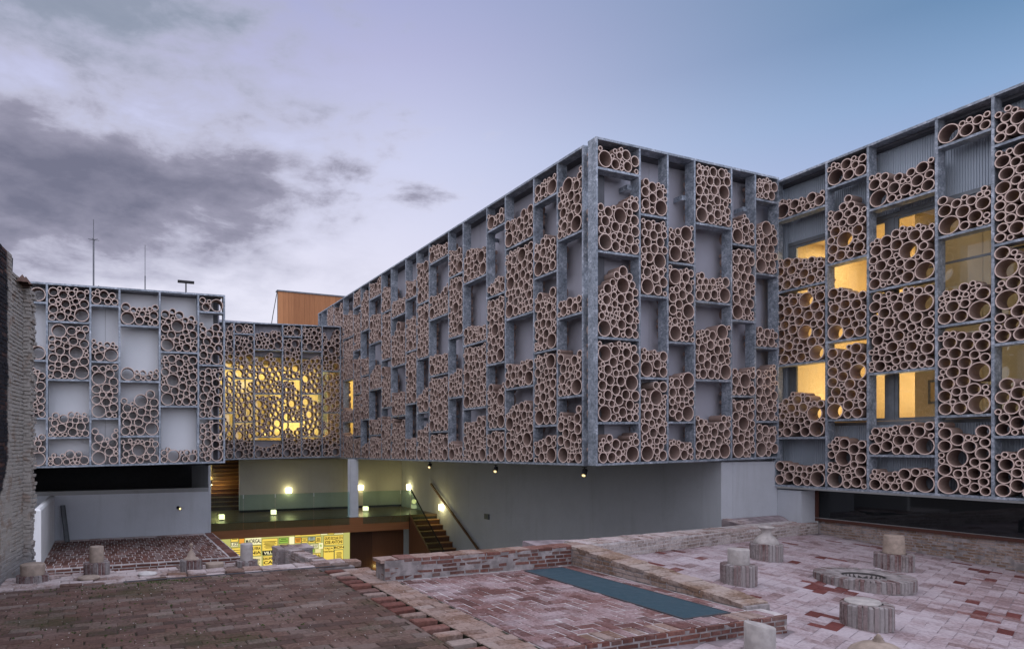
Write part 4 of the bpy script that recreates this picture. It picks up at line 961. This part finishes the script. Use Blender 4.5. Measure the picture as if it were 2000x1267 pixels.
its += courses('soot', (wx(11.0)+.10,11.0), (wx(11.0)+.13,11.35), 0.0, 4.10, .2, .062, .012, .0, .14, header=.5, jit=.03)
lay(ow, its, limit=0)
boxo('pilaster_core', M['soot'], wx(11)-.5, 11.01, -3.6, wx(11)+.09, 11.4, 4.12, ow)
tw_ = MB()
for i in range(26):
    x, y = wx(11)+R.uniform(-.30,.06), R.uniform(10.5,11.3); s = R.uniform(.03,.09); tw_.add([(x-s,y-s,4.1),(x+s,y-s,4.1),(x+s,y+s,4.1),(x-s,y+s,4.1),(x,y,4.15+s*.9)], [(0,1,4),(1,2,4),(2,3,4),(3,0,4)])
q = tw_.build('crumbling_top', M['b_terrace'], ow, kind='stuff'); q.location = -ow.location
MB().tube((wx(10.6)-.05,10.6,4.15),(wx(10.6)-.04,10.6,4.42),.012,6).build('iron_pin', M['black'], label='short iron pin sticking up from the old wall top', cat='pin')

# ------------------------------------------------------------------ kiln chimneys: round brick bases and the ceramic pieces on them
FW = Vector((CAM_S, CAM_C))
def base(x, y, z, r, h, label, hole=None, group='round brick bases on the tiled floor', w_=.052):
    o = empty('brick_pedestal', (x, y, z), R.uniform(0,6), label=label, cat='pedestal', group=group)
    o_rot = o.matrix_basis
    prof = [(r-.012,-.05),(r-.012,h-.012),(.001,h-.012)] if not hole else [(r-.012,-.05),(r-.012,h-.015),((r+hole)/2,h-.002),(hole+.02,h-.012),(hole-.01,h-.05),(hole-.02,.012)]
    MB().lathe(prof, 28).build('mortar_core', M['mortar_grey'], o)
    n = int(2*math.pi*r/w_); its = []
    for i in range(n):
        a = i*2*math.pi/n; c, s = math.cos(a), math.sin(a)
        rm = Matrix(((0,-s,c,0),(0,c,s,0),(1,0,0,0),(0,0,0,1)))
        its.append(('b_ped', o_rot @ Matrix.Translation((c*(r+R.uniform(-.003,.003)), s*(r+R.uniform(-.003,.003)), h/2-.01+R.uniform(-.004,.006))) @ rm @ Matrix.Diagonal((h+.02, w_-.011, (.10 if not hole else .17), 1))))
    if hole: MB().lathe([(.001,.006),(hole-.022,.007)], 24).build('pit_floor', M['pit'], o); MB().lathe([(hole-.022,.008),(hole-.004,h-.02)], 24).build('pit_wall', M['pit'], o)  # dark lining puts the shade inside the hole into the colour
    lay(o, its); return o
def lump(x, y, z, prof, name, label, mat='earthenware', cat='ceramic pot', tilt=(0,0), n=28, grp=None):
    o = MB().lathe(prof, n, wob=.006).build(name, M[mat], None, (x,y,z), label=label, cat=cat, group=grp)
    o.rotation_euler = (tilt[0], tilt[1], R.uniform(0,6)); return o
def cylp(r, h, r2=None, rim=.008): r2 = r2 or r; return [(.001,0),(r,0),(r*1.0,.01),((r+r2)/2,h*.5),(r2,h-.01),(r2-.006,h),(.001,h-.004)]
def at(x, y, r): p = Vector((x, y)) + FW*r; return p.x, p.y
x, y = at(8.0, 6.33, .23); z = fz(x,y); base(x, y, z, .235, .27, 'round brick base carrying the short grey cylinder, nearest the skylight on the tiled floor')
lump(x, y, z+.265, cylp(.138,.215), 'ceramic_drum', 'short grey ceramic cylinder on the round base between the skylight and the brick ring', 'grey_ware')
x, y = at(10.09, 7.48, .25); z = fz(x,y); base(x, y, z, .25, .265, 'round brick base under the flared vase shaped piece, near the pale back wall')
lump(x, y, z+.26, [(.001,0),(.19,0),(.195,.02),(.18,.06),(.13,.12),(.082,.155),(.070,.19),(.076,.225),(.10,.252),(.128,.268),(.130,.284),(.115,.290),(.10,.276),(.001,.262)], 'ceramic_finial', 'bulbous grey ceramic piece with flared rim on a round base before the pale back wall', 'grey_ware')
x, y = at(11.87, 6.51, .28); z = fz(x,y); base(x, y, z, .275, .255, 'round brick base carrying the tapered bucket, near the dark window')
lump(x, y, z+.25, [(.001,0),(.158,0),(.158,.02),(.140,.28),(.136,.30),(.132,.305),(.001,.30)], 'ceramic_bucket', 'upturned tan ceramic bucket on a round base near the dark window')
x, y = at(9.89, 5.56, .62); z = fz(x,y); base(x, y, z, .62, .145, 'wide low ring of bricks round a shallow pit in the tiled floor', .27, w_=.062)
x, y = at(7.79, 4.5, .26); z = fz(x,y); base(x, y, z, .255, .255, 'round brick base with a flat grey disc on top, nearest on the tiled floor')
lump(x-.02, y+.03, z+.255, [(.001,0),(.165,0),(.178,.012),(.17,.024),(.05,.030),(.001,.032)], 'stone_disc', 'thin grey disc lying on the nearest round brick base', 'grey_ware', 'stone disc', (.05,-.04))
x, y = 5.70, 4.38; z = fz(x,y)
o = MB(); n = 28; vs = []
for i in range(n):
    a = i*2*math.pi/n; c, s = math.cos(a)*.134, math.sin(a)*.134; top = .285 - .16*(c*.92 - s*.39)
    vs += [(c,s,0),(c,s,top-.006),(c*.95,s*.95,top)]
vs.append((0,0,.285)); fs = [(3*i,3*((i+1)%n),3*((i+1)%n)+1,3*i+1) for i in range(n)]+[(3*i+1,3*((i+1)%n)+1,3*((i+1)%n)+2,3*i+2) for i in range(n)]
o.add(vs, fs, sm=True).add(vs, [(3*i+2,3*((i+1)%n)+2,3*n) for i in range(n)])
o.build('ceramic_drum', M['grey_ware'], None, (x,y,z), label='grey cylinder with slanted cut top at the bottom edge of the picture', cat='ceramic pot')
x, y = 6.84, 4.0; z = fz(x,y)
lump(x, y, z, [(.001,0),(.27,0),(.265,.02),(.22,.085),(.14,.135),(.06,.158),(.045,.165),(.05,.175),(.032,.188),(.04,.198),(.02,.212),(.022,.222),(.001,.238)], 'ceramic_dome', 'domed ceramic lid with small stepped knob at the bottom edge of the picture')
G2 = 'round brick bases on the stone ledge'
x, y = at(-.96, 9.72, .15); base(x, y, 0, .195, .085, 'low dark brick base against the old wall', None, G2); lump(x, y, .08, cylp(.145,.15,.148), 'ceramic_drum', 'wide low tan drum on a low base against the old wall')
x, y = at(-.19, 9.93, .15); base(x, y, 0, .172, .165, 'round brick base under the tall tan cylinder on the ledge', None, G2); lump(x, y, .16, cylp(.094,.225,.092), 'ceramic_drum', 'tall tan ceramic cylinder on the ledge below the left rack')
x, y = at(-.27, 9.62, .12); lump(x, y, .004, [(.001,0),(.14,0),(.142,.02),(.13,.03),(.001,.034)], 'stone_disc', 'flat tan disc lying on the ledge in front of the tall tan cylinder', 'earthenware', 'stone disc')
x, y = at(.47, 9.62, .12); lump(x, y, .004, [(.001,0),(.13,0),(.12,.02),(.06,.035),(.001,.04)], 'stone_disc', 'flat whitish stone lying alone on the ledge', 'stone', 'stone disc')
x, y = at(1.06, 9.72, .15); base(x, y, 0, .157, .15, 'round brick base under the bell shaped lid on the ledge', None, G2)
lump(x, y, .145, [(.001,0),(.112,0),(.112,.012),(.085,.03),(.062,.045),(.052,.08),(.034,.115),(.017,.135),(.011,.155),(.010,.178),(.013,.186),(.024,.194),(.030,.208),(.027,.224),(.014,.237),(.001,.241)], 'ceramic_bell', 'bell shaped tan lid with round knob on the ledge')
x, y = at(1.40, 9.74, .12); lump(x, y, 0, cylp(.125,.08,.132), 'ceramic_drum', 'low tan disc shaped drum between the bell lid and the spotted cylinder')
x, y = at(1.85, 9.70, .15); base(x, y, 0, .165, .09, 'low rough base under the spotted cylinder at the right end of the ledge', None, G2); lump(x, y, .085, cylp(.094,.25,.09), 'ceramic_drum', 'spotted grey pink cylinder on the ledge in front of the glowing signs', 'grey_ware')
